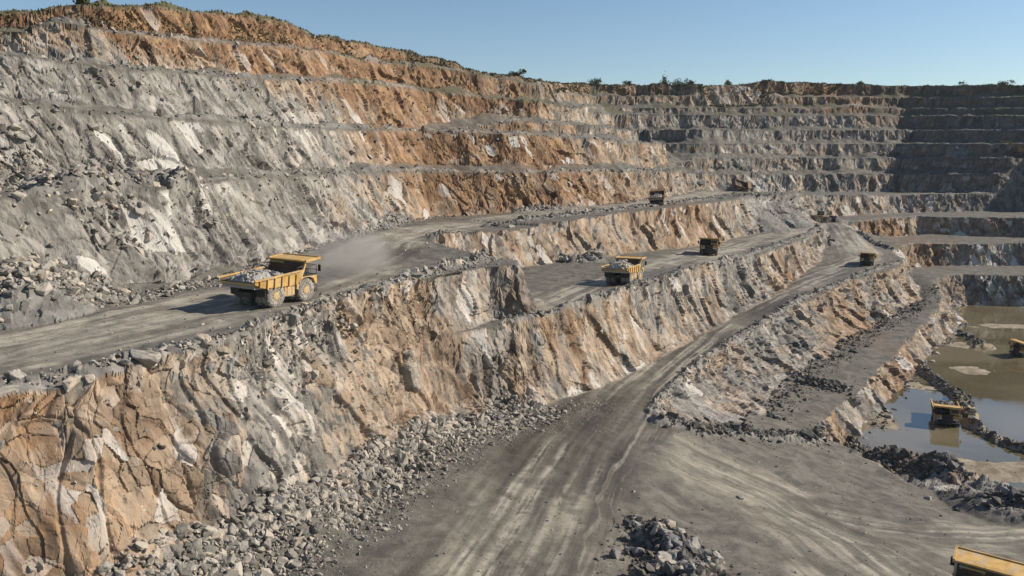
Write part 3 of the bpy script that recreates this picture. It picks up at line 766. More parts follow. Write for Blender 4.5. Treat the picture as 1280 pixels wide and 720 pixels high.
scatter_foot('middle_bench', 'apron', 7500, .11, .60, 2, 11, -.9, 4.0, .12, 1.7)
scatter_foot('middle_bench', 'apron', 1400, .10, .35, 2, 12, 1.5, 6.5, .12)
scatter_ridge('near tail', 160, .1, .5, .9, .05)
scatter_ridge('shore start', 700, .14, .8, 2.2, .05)
scatter_ridge('near', 1100, .14, .8, 3.3, .05, 1.8)
scatter_ridge('shore', 2700, .14, .95, 5.2, .05, 1.8)
scatter_ridge('lowfoot', 900, .14, .75, 1.3, .1)
scatter_ridge('lowbench', 420, .16, .6, 2.0, .05)
scatter_foot('lower_road', 'lowfoot', 2000, .08, .7, 5, 11, 0, 6.5, .3)
scatter_ridge('notch', 300, .14, .7, 1.6, .1)
scatter_ridge('dike', 500, .16, .8, 1.4, .35)
scatter_ridge('leftfoot', 1500, .14, .75, 3.2, .1, 1.7)
scatter_foot('bench1', 'leftfoot', 900, .12, .5, 2, 5, 0, 5, .12)
scatter_ridge('benchtop', 2000, .14, .8, 3.6, .12, 1.7)
scatter_ridge('crest', 1700, .11, .75, 1.7, .35, 1.9)
scatter_ridge('crest', 900, .08, .22, 3.4, .3)
scatter_ridge('ledge', 1200, .08, .75, 1.3, .25)
scatter_ridge('roadedge', 1300, .08, .8, 1.3, .2)
scatter_ridge('rampedge', 160, .2, .7, 1.0, .2)
scatter_ridge('island', 90, .25, .9, 1.7, 0)
scatter_ridge('upperedge', 500, .15, .7, 1.2, .3)
scatter_ridge('wallfoot', 320, .2, .8, 2.2, .1)
scatter_ridge('wallfoot2', 160, .2, .8, 1.6, .1)
scatter_ridge('bayfoot', 160, .25, 1.2, 1.6, .1)
scatter_ridge('spit', 140, .2, .9, 1.8, .2)
scatter_ridge('dump', 240, .2, .7, 10, .05)
scatter_foot('pond', 'pondfoot', 420, .16, .8, 6, 13, 0, 3, .25)
scatter_foot('lower_road', 'lowfoot', 420, .14, .7, 3, 10, -.5, 3, .2)
scatter_foot('bench1', 'wallfoot', 500, .16, .6, 5, 12, 0, 2.4, .2)
for wn, i0, i1, n in (('bench2', 2, 16, 1900), ('bench3', 2, 15, 1500), ('bench1', 2, 20, 2000), ('bench4', 2, 17, 900), ('bench2b', 2, 12, 700), ('bench1b', 1, 5, 400)):   # rims of the benches above
    a = next(w for w in WALLS if w['name'] == wn)['a'][i0:i1 + 1]
    p = along(a, n) + rng.normal(0, .9, (n, 2))
    for (u, v), s in zip(p, sizes(n, .16, .75)): ROCKS.append((u, v, s * (1 - .35 * min(1, max(0, v - 190) / 60)), wn, rng.uniform() < .35))
for key, n, wd_ in (('apron', 0, 0), ('near', 1500, 4.5), ('shore', 2200, 6.5), ('leftfoot', 1200, 4.5), ('benchtop', 900, 4), ('lowfoot', 900, 2.6), ('crest', 1400, 2.6), ('roadedge', 900, 1.8)):
    if n: scatter_ridge(key, n, .05, .16, wd_, .2, 2.4)
scatter_foot('middle_bench', 'apron', 5200, .05, .15, 2, 12, -.6, 7.5, .15, 2.4)
n = 5000      # stray stones on floors and roads
p = np.stack([rng.uniform(-60, 75, n), rng.uniform(32, 130, n)], 1)
for (u, v), s in zip(p, sizes(n, .05, .22, 2.6)): ROCKS.append((u, v, s, 'stray', rng.uniform() < .2))

RX = np.array([r[0] for r in ROCKS]); RY = np.array([r[1] for r in ROCKS]); RS = np.array([r[2] for r in ROCKS])
RK = np.array([r[3] for r in ROCKS]); RT = np.array([r[4] for r in ROCKS])
RZ, _, rt_, _, _, _, _ = terrain(RX, RY, True)
ok = (rt_ > .9) | (rt_ < .07) | np.isin(RK, ['apron', 'crest', 'ledge', 'roadedge', 'benchtop', 'bench1', 'bench2', 'bench3', 'bench4', 'bench2b', 'bench1b', 'slide'])
ok &= (RZ > WATER - .35)
# stones do not lie in the wheel tracks
for nm, pp, hw, wt in ROADS:
    d, _, _, _ = polyd(RX.astype(f32), RY.astype(f32), hits(pp)); ok &= ~((d < hw * .62) & (RS > .12) & ~np.isin(RK, ['near']))
RX, RY, RZ, RS, RK, RT = (v[ok] for v in (RX, RY, RZ, RS, RK, RT))
uu = RX; depth = RY * CT - RZ * ST
pxs = 640 + FPX * RX / depth; pys = 360 - FPX * (RY * ST + RZ * CT) / depth
app = RS / depth; inview = (pxs > 4) & (pxs < 1276) & (pys > 0) & (pys < 716)
# hidden ones do not count among the largest in view
def seen(i):
    q = np.array((RX[i], RY[i], RZ[i] + RS[i] * .5)); t = np.linspace(.5, .985, 60)
    return not np.any(terrain(q[0] * t, q[1] * t) > q[2] * t + .25)
order = np.argsort(-np.where(inview, app, 0))
big = []
for i in order:
    if len(big) >= 262: break
    if seen(i): big.append(i)
bigset = np.zeros(len(RX), bool); bigset[big] = True

HEAP_TXT = {
 'apron': ('angular grey boulder in the long rubble apron under the pale foreground face', 'boulders in the foreground rubble apron'),
 'near': ('dark angular boulder on the rubble heap beside the lower haul road', 'boulders on the heap by the lower road'),
 'near tail': ('stone in the thin tail trailing behind the heap by the lower road', 'stones trailing the heap by the lower road'),
 'shore start': ('boulder where the pond bank joins the low tan face', 'boulders at the start of the pond bank'),
 'shore': ('grey boulder on the rubble bank between the pit floor and the muddy pond', 'boulders on the bank by the pond'),
 'lowfoot': ('boulder in the rubble strip along the foot of the low tan face', 'boulders at the foot of the low face'),
 'lowbench': ('boulder in the small heap on the narrow low bench', 'boulders on the narrow low bench'),
 'notch': ('boulder on the windrow at the bend of the upper road', 'boulders on the bend windrow'),
 'dike': ('boulder on the thin rock dike crossing the muddy pond', 'boulders on the pond dike'),
 'leftfoot': ('angular boulder in the rubble below the left wall beside the upper road', 'boulders below the left wall'),
 'benchtop': ('boulder on the rubble covered bench high above the upper road', 'boulders on the rubble covered bench'),
 'crest': ('boulder along the crest of the foreground face beside the upper road', 'boulders along the foreground crest'),
 'ledge': ('boulder along the edge of the middle road', 'boulders along the middle road edge'),
 'roadedge': ('boulder along the outer edge of the lower haul road', 'boulders along the lower road edge'),
 'pondfoot': ('boulder at the foot of the low face beside the pond', 'boulders at the pond side'),
 'stray': ('stray stone lying on the open pit ground', 'stray stones on the ground'),
}
fine = [fine_rock(i) for i in range(12)]
fine_tan = []
for m in fine: m.materials.append(M_ROCK)
for m in fine:
    c = m.copy(); c.materials.clear(); c.materials.append(M_ROCK_TAN); fine_tan.append(c)
fine_dark = []
for m in fine:
    c = m.copy(); c.materials.clear(); c.materials.append(M_ROCK_DARK); fine_dark.append(c)
DARKKEYS = ('near', 'near tail', 'shore', 'shore start', 'dike', 'lowfoot', 'lowbench', 'spit', 'island')
def boulder(x, y, z, s, tan, label, group, k=None, sc_=(1, 1, 1), rot=None, dark=False):
    k = rng.integers(0, 12) if k is None else k
    o = link('boulder', (fine_tan if tan else fine_dark if dark else fine)[k])
    o.location = (x, y, z); o.scale = (s * sc_[0], s * sc_[1], s * sc_[2])
    o.rotation_euler = rot or (rng.normal(0, .35), rng.normal(0, .35), rng.uniform(0, 6.28))
    return tag(o, label, 'boulder', group)
for i in big:
    lab, grp = HEAP_TXT.get(RK[i], ('boulder lying against the foot of the upper quarry walls', 'boulders under the upper walls'))
    boulder(RX[i], RY[i], RZ[i] + RS[i] * .22, RS[i], RT[i], lab, grp, dark=RK[i] in DARKKEYS)
# single blocks one can point at
for px, py, s, tan, k, sc_, rz, lab in [
    (179, 452, 1.0, 0, 2, (1.1, .9, .95), .4, 'large split grey block casting a dark shadow on the foreground crest'),
    (201, 449, .85, 0, 5, (1, .8, 1.0), 1.4, 'pale upright block beside the large split block on the foreground crest'),
    (190, 457, .5, 1, 7, (1, 1, .9), 2.2, 'small tan block in front of the two largest crest blocks'),
    (369, 401, .72, 0, 4, (.8, .7, 1.2), .9, 'pale upright slab on the crest below the loaded yellow truck'),
    (10, 490, .62, 0, 1, (1.2, .9, .7), .3, 'pale flat block at the left end of the foreground crest'),
    (92, 482, .68, 1, 8, (1.2, .9, .8), 1.0, 'wide tan block on the left part of the foreground crest'),
    (112, 474, .5, 1, 3, (1, .9, .9), 2.0, 'smaller tan block just behind the wide tan crest block'),
    (300, 420, .6, 0, 9, (1.2, .9, .8), .5, 'grey block on the crest between the split block and the loaded truck'),
    (571, 329, .85, 1, 6, (1.1, .9, .8), 1.2, 'rounded white boulder alone at the bend of the upper road'),
    (640, 284, .7, 0, 10, (1.2, 1, .9), .2, 'dark boulder by the outer edge of the upper road past the bend'),
    (873, 229, 2.2, 0, 11, (1.1, 1, 1.2), .2, 'big dark boulder at the corner where the left wall ends'),
    (1021, 290, 1.0, 0, 0, (1.4, 1, .8), 0, 'dark oval boulder beside the ramp near the small grey heap'),
    (925, 623, .42, 0, 4, (1, 1, .8), 0, 'pale stone alone on the open pit floor'),
    (1160, 624, .7, 0, 5, (1, .8, .8), .8, 'brightest block on the floor side of the pond bank'),
    (498, 578, 1.25, 0, 5, (.7, .6, 1.5), .5, 'tall white slab leaning on the foreground face above the rubble')]:
    q = hit(px, py)
    if 'leaning' in lab: q[0] += .2
    boulder(q[0], q[1], q[2] + s * .12 * sc_[2], s, tan, lab, None, k, sc_, (0.1, -.1, rz))
# the rest: one loose mass
rest = np.nonzero(~bigset)[0]
Vs, Fs, Ts, off = [], [], [], 0
for k in range(16):
    s_ = rest[rest % 16 == k]
    if not len(s_): continue
    V, F = TPL[k]; m = len(s_)
    th = rng.uniform(0, 6.28, m); c_, s2 = np.cos(th), np.sin(th)
    tx, ty = rng.normal(0, .35, m), rng.normal(0, .35, m)
    vx = V[None, :, 0] * c_[:, None] - V[None, :, 1] * s2[:, None]; vy = V[None, :, 0] * s2[:, None] + V[None, :, 1] * c_[:, None]
    vz = V[None, :, 2] + vx * tx[:, None] + vy * ty[:, None]
    S = RS[s_][:, None]
    P_ = np.stack([vx * S + RX[s_][:, None], vy * S + RY[s_][:, None], vz * S + (RZ[s_] + RS[s_] * .22)[:, None]], -1)
    Vs.append(P_.reshape(-1, 3)); n_ = len(V)
    Fs.append((F[None] + (off + np.arange(m) * n_)[:, None, None]).reshape(-1, 3)); off += m * n_
    Ts.append(np.repeat(rng.uniform(0, 1, m) * np.where(np.isin(RK[s_], DARKKEYS), .45, 1) - .3 * np.isin(RK[s_], DARKKEYS) + .15 * RT[s_], n_))
me = mesh_from('rubble', np.concatenate(Vs), np.concatenate(Fs), M_RUBBLE)
t_ = me.attributes.new('tone', 'FLOAT', 'POINT'); t_.data.foreach_set('value', np.concatenate(Ts).astype(f32))
tag(link('rubble', me), 'loose broken grey rubble along benches, crests and wall feet', 'rubble', kind='stuff')
print('rocks', len(RX), time.time() - T0)

# ------------------------------------------------------------------ pond water
g = NT('pond_water')
pos = g.n('NewGeometry').outputs['Position']
n1 = g.noise(pos, .05, 4, .6, .5); n2 = g.noise(pos, .9, 3, .6)
c = g.mix(g.rng(n1, .35, .65), (.105, .085, .048), (.17, .14, .085))
g.bsdf(c, g.rng(n1, .3, .75, .02, .10), n2, .05, .02, .8)
a, b, c_, d_ = 40, 75, 230, 240
nx_, ny_ = 40, 40
gx, gy = np.meshgrid(np.linspace(a, c_, nx_), np.linspace(b, d_, ny_))
V = np.stack([gx.ravel(), gy.ravel(), np.full(gx.size, WATER)], 1)
ii = np.arange(nx_ * ny_).reshape(ny_, nx_)
F = np.stack([ii[:-1, :-1], ii[:-1, 1:], ii[1:, 1:], ii[1:, :-1]], -1).reshape(-1, 4)
tag(link('water', mesh_from('water', V, F, g.m, True)), kind='structure')

# ------------------------------------------------------------------ bushes and grass on the rim
def leaf_material(name, lo, hi):
    g = NT(name); r = g.attr('tone')
    n = g.noise(g.n('NewGeometry').outputs['Position'], 1.3, 3)
    g.bsdf(g.mix(g.math('ADD', g.math('MULTIPLY', r, .6), g.math('MULTIPLY', n, .4)), lo, hi), .8, None, spec=.2)
    return g.m
M_LEAF = leaf_material('bush_leaves', (.025, .035, .014), (.11, .12, .05))
M_GRASS = leaf_material('dry_grass', (.045, .042, .02), (.19, .155, .075))
gt = NT('bark'); gt.bsdf((.09, .065, .045)); M_BARK = gt.m
def leaves(cx, cy, cz, rx_, ry_, rz_, n, s):
    cl = rng.normal(size=(9, 3)) * np.array([rx_, ry_, rz_]) * .45; cl[:, 2] = np.abs(cl[:, 2]) + rz_ * .25
    c = cl[rng.integers(0, 9, n)] + rng.normal(size=(n, 3)) * np.array([rx_, ry_, rz_]) * .24
    c[:, 2] = np.maximum(c[:, 2], .05)
    u = rng.normal(size=(n, 3)); u /= np.linalg.norm(u, axis=1, keepdims=True)
    v = np.cross(u, rng.normal(size=(n, 3))); v /= np.linalg.norm(v, axis=1, keepdims=True)
    k = s * rng.uniform(.6, 1.4, (n, 1))
    P_ = np.stack([c - u * k, c + v * k * .6, c + u * k, c - v * k * .6], 1) + np.array([cx, cy, cz])
    return P_.reshape(-1, 3), np.arange(n * 4).reshape(n, 4)
def bush(px, py, dy, w_, h_, label, cat='bush'):
    # stands on the highest ground of its bearing, dy metres behind the rim
    dx_, dyy, _ = ray(px, py)
    q = np.linspace(90, 470, 700); t = q / dyy
    hh = terrain(dx_ * t, q)
    i = int(np.argmax(hh / q)); yy = q[i] + dy; xx = dx_ * yy / dyy
    z_ = float(terrain(np.array([xx]), np.array([yy]))[0])
    r = bpy.data.objects.new('bush', None); col.objects.link(r); r.location = (xx, yy, z_)
    V, F = leaves(0, 0, 0, w_, w_, h_, int(260 + 60 * w_), .2 + .05 * h_)
    me = mesh_from('crown', V, F, M_LEAF)
    t_ = me.attributes.new('tone', 'FLOAT', 'POINT'); t_.data.foreach_set('value', np.repeat(rng.uniform(0, 1, len(F)), 4).astype(f32))
    link('crown', me, r)
    bm = bmesh.new()
    for k in range(5):
        an = k * 1.256 + .3; e = Vector((math.cos(an) * w_ * .4, math.sin(an) * w_ * .4, h_ * .8))
        res = bmesh.ops.create_cone(bm, cap_ends=True, segments=5, radius1=.09, radius2=.03, depth=e.length)
        bmesh.ops.transform(bm, matrix=Matrix.Translation(e / 2) @ e.to_track_quat('Z', 'Y').to_matrix().to_4x4(), verts=res['verts'])
    me = bpy.data.meshes.new('stem'); bm.to_mesh(me); bm.free(); me.materials.append(M_BARK); link('stem', me, r)
    tag(r, label, cat, 'bushes along the quarry rim')
for a in [(102, 8, .8, 1.0, 1.0, 'bushiest green shrub on the top left rim of the quarry'),
          (128, 8, 1, .9, .7, 'small green shrub just past the bushiest one on the top left rim'),
          (647, 99, 1, 2.0, 1.6, 'wide olive shrub at the low end of the orange left rim'),
          (745, 107, 2, 3.4, 2.0, 'flat dark shrub on the far rim just beyond the left wall'),
          (785, 107, 2, 2.2, 1.5, 'middle one of the three low shrubs on the far rim past the left wall'),
          (830, 107, 2, 2.2, 3.0, 'tallest round shrub standing up on the far rim'),
          (846, 107, 3, 3.4, 2.4, 'wide dark shrub touching the tallest one on the far rim'),
          (862, 107, 3, 2.6, 2.2, 'dark shrub ending the clump on the far rim'),
          (911, 105, 2, 1.8, 1.5, 'lone small shrub on the bare stretch of the far rim'),
          (957, 103, 2, 2.6, 1.2, 'low shrub on the highest point of the far rim'),
          (1075, 107, 3, 2.2, 1.5, 'small shrub on the far rim above the dark benches'),
          (1200, 109, 3, 2.8, 1.5, 'dark shrub on the far rim near the right side'),
          (1252, 108, 3, 3.4, 1.9, 'last wide shrub on the far rim at the right')]:
    bush(*a)
# grass fringe along the rim
a = WALLS[0]['a'][1:-1]
n = 22000
s = arc(a); wgt = np.where(s[1:] < 300, 1.0, .7)
p = along(a, n); tdir = rng.uniform(0, 6.28, n)
off = rng.exponential(1.6, n) + .0
tg = np.stack([np.interp(np.arange(n), np.arange(n), p[:, 0]), p[:, 1]], 1)
d_, bi_, _, _ = polyd(p[:, 0].astype(f32), p[:, 1].astype(f32), a); i0 = np.minimum(bi_.astype(int), len(a) - 2)
tv = a[i0 + 1, :2] - a[i0, :2]; tv /= np.linalg.norm(tv, axis=1, keepdims=True)
p = p + np.stack([-tv[:, 1], tv[:, 0]], 1) * (off - 1.2)[:, None]
z_ = terrain(p[:, 0], p[:, 1]); hgt = rng.uniform(.08, .32, n) * (1 + p[:, 1] / 260)
w_ = .12 * (1 + p[:, 1] / 160)
c_, s_ = np.cos(tdir) * w_, np.sin(tdir) * w_
B = np.stack([p[:, 0], p[:, 1], z_ - .1], 1)
V = np.stack([B + np.stack([-c_, -s_, 0 * c_], 1), B + np.stack([c_, s_, 0 * c_], 1), B + np.stack([s_ * 1.5, c_ * 1.2, hgt], 1)], 1).reshape(-1, 3)
me = mesh_from('grass', V, np.arange(3 * n).reshape(n, 3), M_GRASS)
t_ = me.attributes.new('tone', 'FLOAT', 'POINT'); t_.data.foreach_set('value', np.repeat(rng.uniform(0, 1, n), 3).astype(f32))
tag(link('grass', me), 'dry dark grass fringe along the quarry rim', 'grass', kind='stuff')
print('plants', time.time() - T0)
# ------------------------------------------------------------------ haul trucks
def paint(name, c, rough=.55, dirt=(.30, .26, .2), amount=.5, metal=0.0):
    g = NT(name); p = g.n('TexCoord').outputs['Object']
    n = g.noise(p, 1.1, 5, .65, .4); n2 = g.noise(p, 7, 4, .65)
    z = g.n('SeparateXYZ', Vector=p).outputs[2]
    f = g.math('MULTIPLY', g.rng(g.math('ADD', n, g.math('MULTIPLY', g.math('SUBTRACT', n2, .5), .5)), .42, .72), amount)
    f = g.math('ADD', f, g.math('MULTIPLY', g.rng(z, 2.9, .5), g.math('MULTIPLY', g.rng(n2, .3, .6), amount * .6)), True)
    c = g.mix(g.rng(g.noise(p, .7, 4, .6), .35, .65), tuple(v * .62 for v in c), c)
    c = g.mix(g.math('MULTIPLY', g.rng(g.noise(p, 3.2, 6, .75), .56, .66), .7 * amount), c, (.10, .06, .035))
    g.bsdf(g.mix(f, c, dirt), g.math('ADD', rough, g.math('MULTIPLY', f, .3)), n2, .12, .02, .4, metal)
    return g.m
M_YEL = paint('yellow_paint', (.62, .37, .10), .55, (.40, .33, .24), .95)
M_TRAY = paint('worn_shaded_tray_steel', (.12, .07, .042), .75, (.07, .05, .036), .9)  # rusty worn steel, darkened further by painting in the shade inside the tray
M_BROWN = paint('dark_brown_paint', (.30, .175, .06), .7, (.13, .10, .07), .95)  # plain darker brown; on one distant truck the colour stands in for shade
M_DARK = paint('dark_steel', (.028, .027, .027), .6, (.11, .095, .08), .5)
M_TYRE = paint('dusty_rubber', (.055, .053, .05), .9, (.36, .33, .29), .95)
M_RIM = paint('wheel_yellow', (.62, .36, .07), .6, (.33, .28, .2), .7)
M_RAIL = paint('rail_grey', (.06, .06, .06), .6, (.2, .18, .15), .4)
M_PLATE = paint('pale_plate', (.62, .60, .56), .5, (.35, .32, .28), .5)
g = NT('cab_glass'); g.bsdf((.03, .045, .06), .06, None, spec=.8); M_GLASS = g.m
g = NT('lamp_lens'); g.bsdf((.75, .75, .72), .12, None, spec=.8); M_LENS = g.m
LOADMAT = rock_material('load_rock', (.15, .14, .125), (.42, .395, .355), True)

class MB:
    def __init__(self): self.bm = bmesh.new()
    def box(self, a, b, bev=.03, rot=None, piv=None):
        r = bmesh.ops.create_cube(self.bm, size=1)
        c = [(a[i] + b[i]) / 2 for i in range(3)]; s = [abs(b[i] - a[i]) for i in range(3)]
        M = Matrix.Translation(c) @ Matrix.Diagonal((*s, 1))
        bmesh.ops.transform(self.bm, matrix=M, verts=r['verts'])
        if bev:
            es = {e for v in r['verts'] for e in v.link_edges}
            q = bmesh.ops.bevel(self.bm, geom=list(es), offset=min(bev, min(s) * .3), segments=2, affect='EDGES', profile=.7)
            vs = list({v for f in q['faces'] for v in f.verts} | {v for v in r['verts'] if v.is_valid})
        else: vs = r['verts']
        if rot is not None:
            pv = Vector(piv or c)
            bmesh.ops.transform(self.bm, matrix=Matrix.Translation(pv) @ rot.to_4x4() @ Matrix.Translation(-pv), verts=[v for v in vs if v.is_valid])
        return self
    def prism(self, pts, y0, y1, y0b=None, y1b=None, bev=0):   # outline in x,z swept along y
        v0 = [self.bm.verts.new((p[0], y0, p[1])) for p in pts]; v1 = [self.bm.verts.new((p[0], y1, p[1])) for p in pts]
        fs = [self.bm.faces.new(v0), self.bm.faces.new(v1[::-1])]
        for i in range(len(pts)):
            j = (i + 1) % len(pts); fs.append(self.bm.faces.new((v0[j], v0[i], v1[i], v1[j])))
        bmesh.ops.recalc_face_normals(self.bm, faces=fs)
        return v0, v1
    def quad(self, p, th):     # a plate of thickness th through four points
        p = [Vector(q) for q in p]; n = (p[1] - p[0]).cross(p[2] - p[0]).normalized() * th
        a = [self.bm.verts.new(q) for q in p]; b = [self.bm.verts.new(q + n) for q in p]
        fs = [self.bm.faces.new(a[::-1]), self.bm.faces.new(b)]
        for i in range(len(p)):
            j = (i + 1) % len(p); fs.append(self.bm.faces.new((a[i], a[j], b[j], b[i])))
        bmesh.ops.recalc_face_normals(self.bm, faces=fs); return self
    def bar(self, a, b, r, seg=6):
        a, b = Vector(a), Vector(b); d = b - a
        q = bmesh.ops.create_cone(self.bm, cap_ends=True, segments=seg, radius1=r, radius2=r, depth=d.length)
        bmesh.ops.transform(self.bm, matrix=Matrix.Translation((a + b) / 2) @ d.to_track_quat('Z', 'Y').to_matrix().to_4x4(), verts=q['verts']); return self
    def lathe(self, prof, seg=28, cy=0):    # profile of (radius, y), about the y axis
        rings = []
        for r, yv in prof:
            rings.append([self.bm.verts.new((math.cos(6.28318 * k / seg) * r, yv + cy, math.sin(6.28318 * k / seg) * r)) for k in range(seg)])
        fs = []
        for p, q in zip(rings[:-1], rings[1:]):
            for k in range(seg): fs.append(self.bm.faces.new((p[k], p[(k + 1) % seg], q[(k + 1) % seg], q[k])))
        fs.append(self.bm.faces.new(rings[0][::-1])); fs.append(self.bm.faces.new(rings[-1]))
        bmesh.ops.recalc_face_normals(self.bm, faces=fs); return self
    def build(self, name, mat, parent=None, loc=(0, 0, 0), smooth=False):
        me = bpy.data.meshes.new(name); self.bm.to_mesh(me); self.bm.free(); me.materials.append(mat)
        if smooth:
            for p in me.polygons: p.use_smooth = len(p.vertices) == 4
        o = link(name, me, parent); o.location = loc; return o

def copy_tree(o, parent=None):
    c = o.copy(); col.objects.link(c)
    if parent: c.parent = parent
    for ch in o.children: copy_tree(ch, c)
    return c

def make_wheel(parent, x, y, side, rad=1.22, wid=.82, dual=False):
    m = MB(); h = wid / 2
    def tyre(cy):
        m.lathe([(rad * .56, cy - h * .86), (rad * .62, cy - h), (rad * .86, cy - h * 1.02), (rad * .97, cy - h * .86), (rad, cy - h * .6), (rad, cy + h * .6), (rad * .97, cy + h * .86), (rad * .86, cy + h * 1.02), (rad * .62, cy + h), (rad * .56, cy + h * .86)], 36)
        for k in range(30):     # tread lugs
            an = k / 30 * 6.28318; s = 1 if k % 2 else -1
            c = Vector((math.cos(an) * rad * 1.0, cy + s * h * .45, math.sin(an) * rad * 1.0))
            q = bmesh.ops.create_cube(m.bm, size=1)
            M = Matrix.Translation(c) @ Matrix.Rotation(-an, 4, 'Y') @ Matrix.Rotation(s * .35, 4, 'X') @ Matrix.Diagonal((.10, h * .85, .12, 1))
            bmesh.ops.transform(m.bm, matrix=M, verts=q['verts'])
    tyre(0)
    if dual: tyre(-side * (wid + .1))
    w_ = bpy.data.objects.new('wheel', None); col.objects.link(w_); w_.parent = parent; w_.location = (x, y, rad)
    m.build('tyre', M_TYRE, w_, smooth=False)
    r = MB(); o = side
    r.lathe([(rad * .57, -h * .8 * o), (rad * .60, h * .86 * o), (rad * .55, h * .9 * o), (rad * .50, h * .62 * o), (rad * .34, h * .5 * o), (rad * .32, h * .95 * o), (rad * .22, h * 1.0 * o), (rad * .10, h * 1.02 * o)], 28)
    for k in range(10):
        an = k / 10 * 6.28318
        r.bar((math.cos(an) * rad * .43, h * .5 * o, math.sin(an) * rad * .43), (math.cos(an) * rad * .43, h * .66 * o, math.sin(an) * rad * .43), .05, 6)
    r.build('rim', M_RIM, w_)
    return w_

def make_truck():
    t = bpy.data.objects.new('dump_truck', None); col.objects.link(t)
    # chassis
    m = MB()
    for s in (-1, 1): m.box((-3.7, s * .62 - .17, 1.15), (3.9, s * .62 + .17, 1.75), .04)
    m.box((-2.35, -.75, .75), (-1.15, .75, 1.75), .1); m.box((-2.0, -1.5, .95), (-1.45, 1.5, 1.5), .1)
    m.box((2.35, -1.5, .95), (2.95, 1.5, 1.4), .06); m.box((.2, -.5, 1.0), (1.9, .5, 1.9), .08)
    m.box((-3.9, -.9, 1.2), (-3.6, .9, 1.7), .04)
    m.build('chassis', M_DARK, t)
    m = MB(); m.box((-.55, -2.2, .95), (.95, -1.45, 1.95), .12); m.box((-.2, -2.24, 1.1), (-.12, -1.42, 1.9), .01); m.box((.5, -2.24, 1.1), (.58, -1.42, 1.9), .01)
    m.build('fuel_tank', M_YEL, t)
    m = MB(); m.box((-.5, 1.45, 1.0), (.9, 2.15, 1.85), .12); m.build('hydraulic_tank', M_DARK, t)
    for s in (-1, 1):
        m = MB(); m.bar((-.3, s * .98, 1.3), (.35, s * .98, 2.15), .15, 10); m.bar((.1, s * .98, 1.8), (.75, s * .98, 2.55), .09, 10); m.build('hoist_cylinder', M_DARK, t)
    # dump body: floor, sides, ribs, canopy
    m = MB()
    fl = [(-4.75, 2.62), (-3.5, 2.12), (.9, 1.88), (1.45, 2.05)]
    prof = fl + [(p[0] + .02, p[1] + .14) for p in fl[::-1]]
    m.prism(prof, -2.15, 2.15)
    for s in (-1, 1):
        side = [(-4.72, 2.70), (-3.5, 2.20), (.9, 1.96), (1.45, 2.12), (2.05, 3.42), (1.5, 3.38), (-2.6, 3.12), (-4.78, 3.06)]
        y0, y1 = s * 2.14, s * 2.30
        v0, v1 = m.prism(side, y0, y1)
        for v in v0 + v1:
            v.co.y += s * max(0, v.co.z - 2.3) * .12
        # top rail and ribs
        rail = [(-4.85, 2.98), (-2.6, 3.06), (1.5, 3.30), (1.5, 3.46), (-2.6, 3.22), (-4.85, 3.14)]
        m.prism(rail, s * 2.36, s * 2.52)
        for k in range(6):
            xr = -4.1 + k * 1.02; zl = 2.02 + (.3 if k == 0 else 0)
            v0, v1 = m.prism([(xr - .09, zl), (xr + .09, zl), (xr + .09, 3.1), (xr - .09, 3.1)], s * 2.29, s * 2.44)
            for v in v0 + v1: v.co.y += s * max(0, v.co.z - 2.3) * .10
        # wing of the headboard
        m.prism([(1.45, 2.1), (2.05, 3.40), (2.45, 4.22), (2.62, 4.22), (2.25, 3.35), (1.6, 2.1)], s * 2.2, s * 2.38)
    m.prism([(2.40, 4.16), (4.55, 4.36), (4.55, 4.48), (2.40, 4.30)], -2.44, 2.44)          # canopy plate
    for s in (-1, 1): m.prism([(2.35, 4.12), (4.6, 4.33), (4.6, 4.56), (2.35, 4.42)], s * 2.38, s * 2.54)
    m.prism([(4.5, 4.26), (4.62, 4.26), (4.62, 4.58), (4.5, 4.58)], -2.54, 2.54)
    for k in range(5): m.prism([(2.5, 4.06), (4.45, 4.24), (4.45, 4.36), (2.5, 4.18)], -1.8 + k * .9 - .06, -1.8 + k * .9 + .06)
    body = m.build('dump_body', M_YEL, t)
    m = MB(); m.quad([(1.40, -2.2, 2.12), (1.40, 2.2, 2.12), (2.47, 2.3, 4.20), (2.47, -2.3, 4.20)], .12)
    for k in range(4): m.box((1.98, -2.2, 2.6 + k * .4), (2.12, 2.2, 2.7 + k * .4), .01, Matrix.Rotation(R(27), 3, 'Y'))
    m.build('headboard', M_TRAY, body)
    m = MB(); m.quad([(-4.7, -2.1, 2.79), (-4.7, 2.1, 2.79), (-3.5, 2.1, 2.275), (-3.5, -2.1, 2.275)], -.02); m.quad([(-3.5, -2.1, 2.275), (-3.5, 2.1, 2.275), (1.4, 2.1, 2.04), (1.4, -2.1, 2.04)], -.02)
    for s in (-1, 1): m.quad([(-4.6, s * 2.12, 2.8), (-4.65, s * 2.2, 3.02), (1.7, s * 2.25, 3.34), (1.4, s * 2.12, 2.15)], -s * .02)
    m.build('tray_liner', M_TRAY, body)
    # tail plates under the body, mud flaps
    for s in (-1, 1):
        m = MB(); m.box((-3.35, s * 1.65 - .6, 1.25), (-3.28, s * 1.65 + .6, 2.1), .01); m.build('mud_flap', M_DARK, t)
    # front end
    m = MB()
    m.box((2.3, -.95, 1.7), (4.2, .95, 2.72), .08); 
    for s in (-1, 1):
        arch = [(1.15, 1.5), (1.25, 2.68), (4.25, 2.68), (4.3, 1.75), (4.05, 1.75), (3.75, 2.35), (3.1, 2.58), (2.3, 2.58), (1.65, 2.3), (1.4, 1.5)]
        m.prism(arch, s * .98, s * 2.28)
    m.build('front_fenders', M_YEL, t)
    m = MB(); m.box((4.0, -2.2, .85), (4.45, 2.2, 1.28), .06); m.build('bumper', M_DARK, t)
    m = MB(); m.box((4.18, -.97, 1.32), (4.3, .97, 2.74), .02)
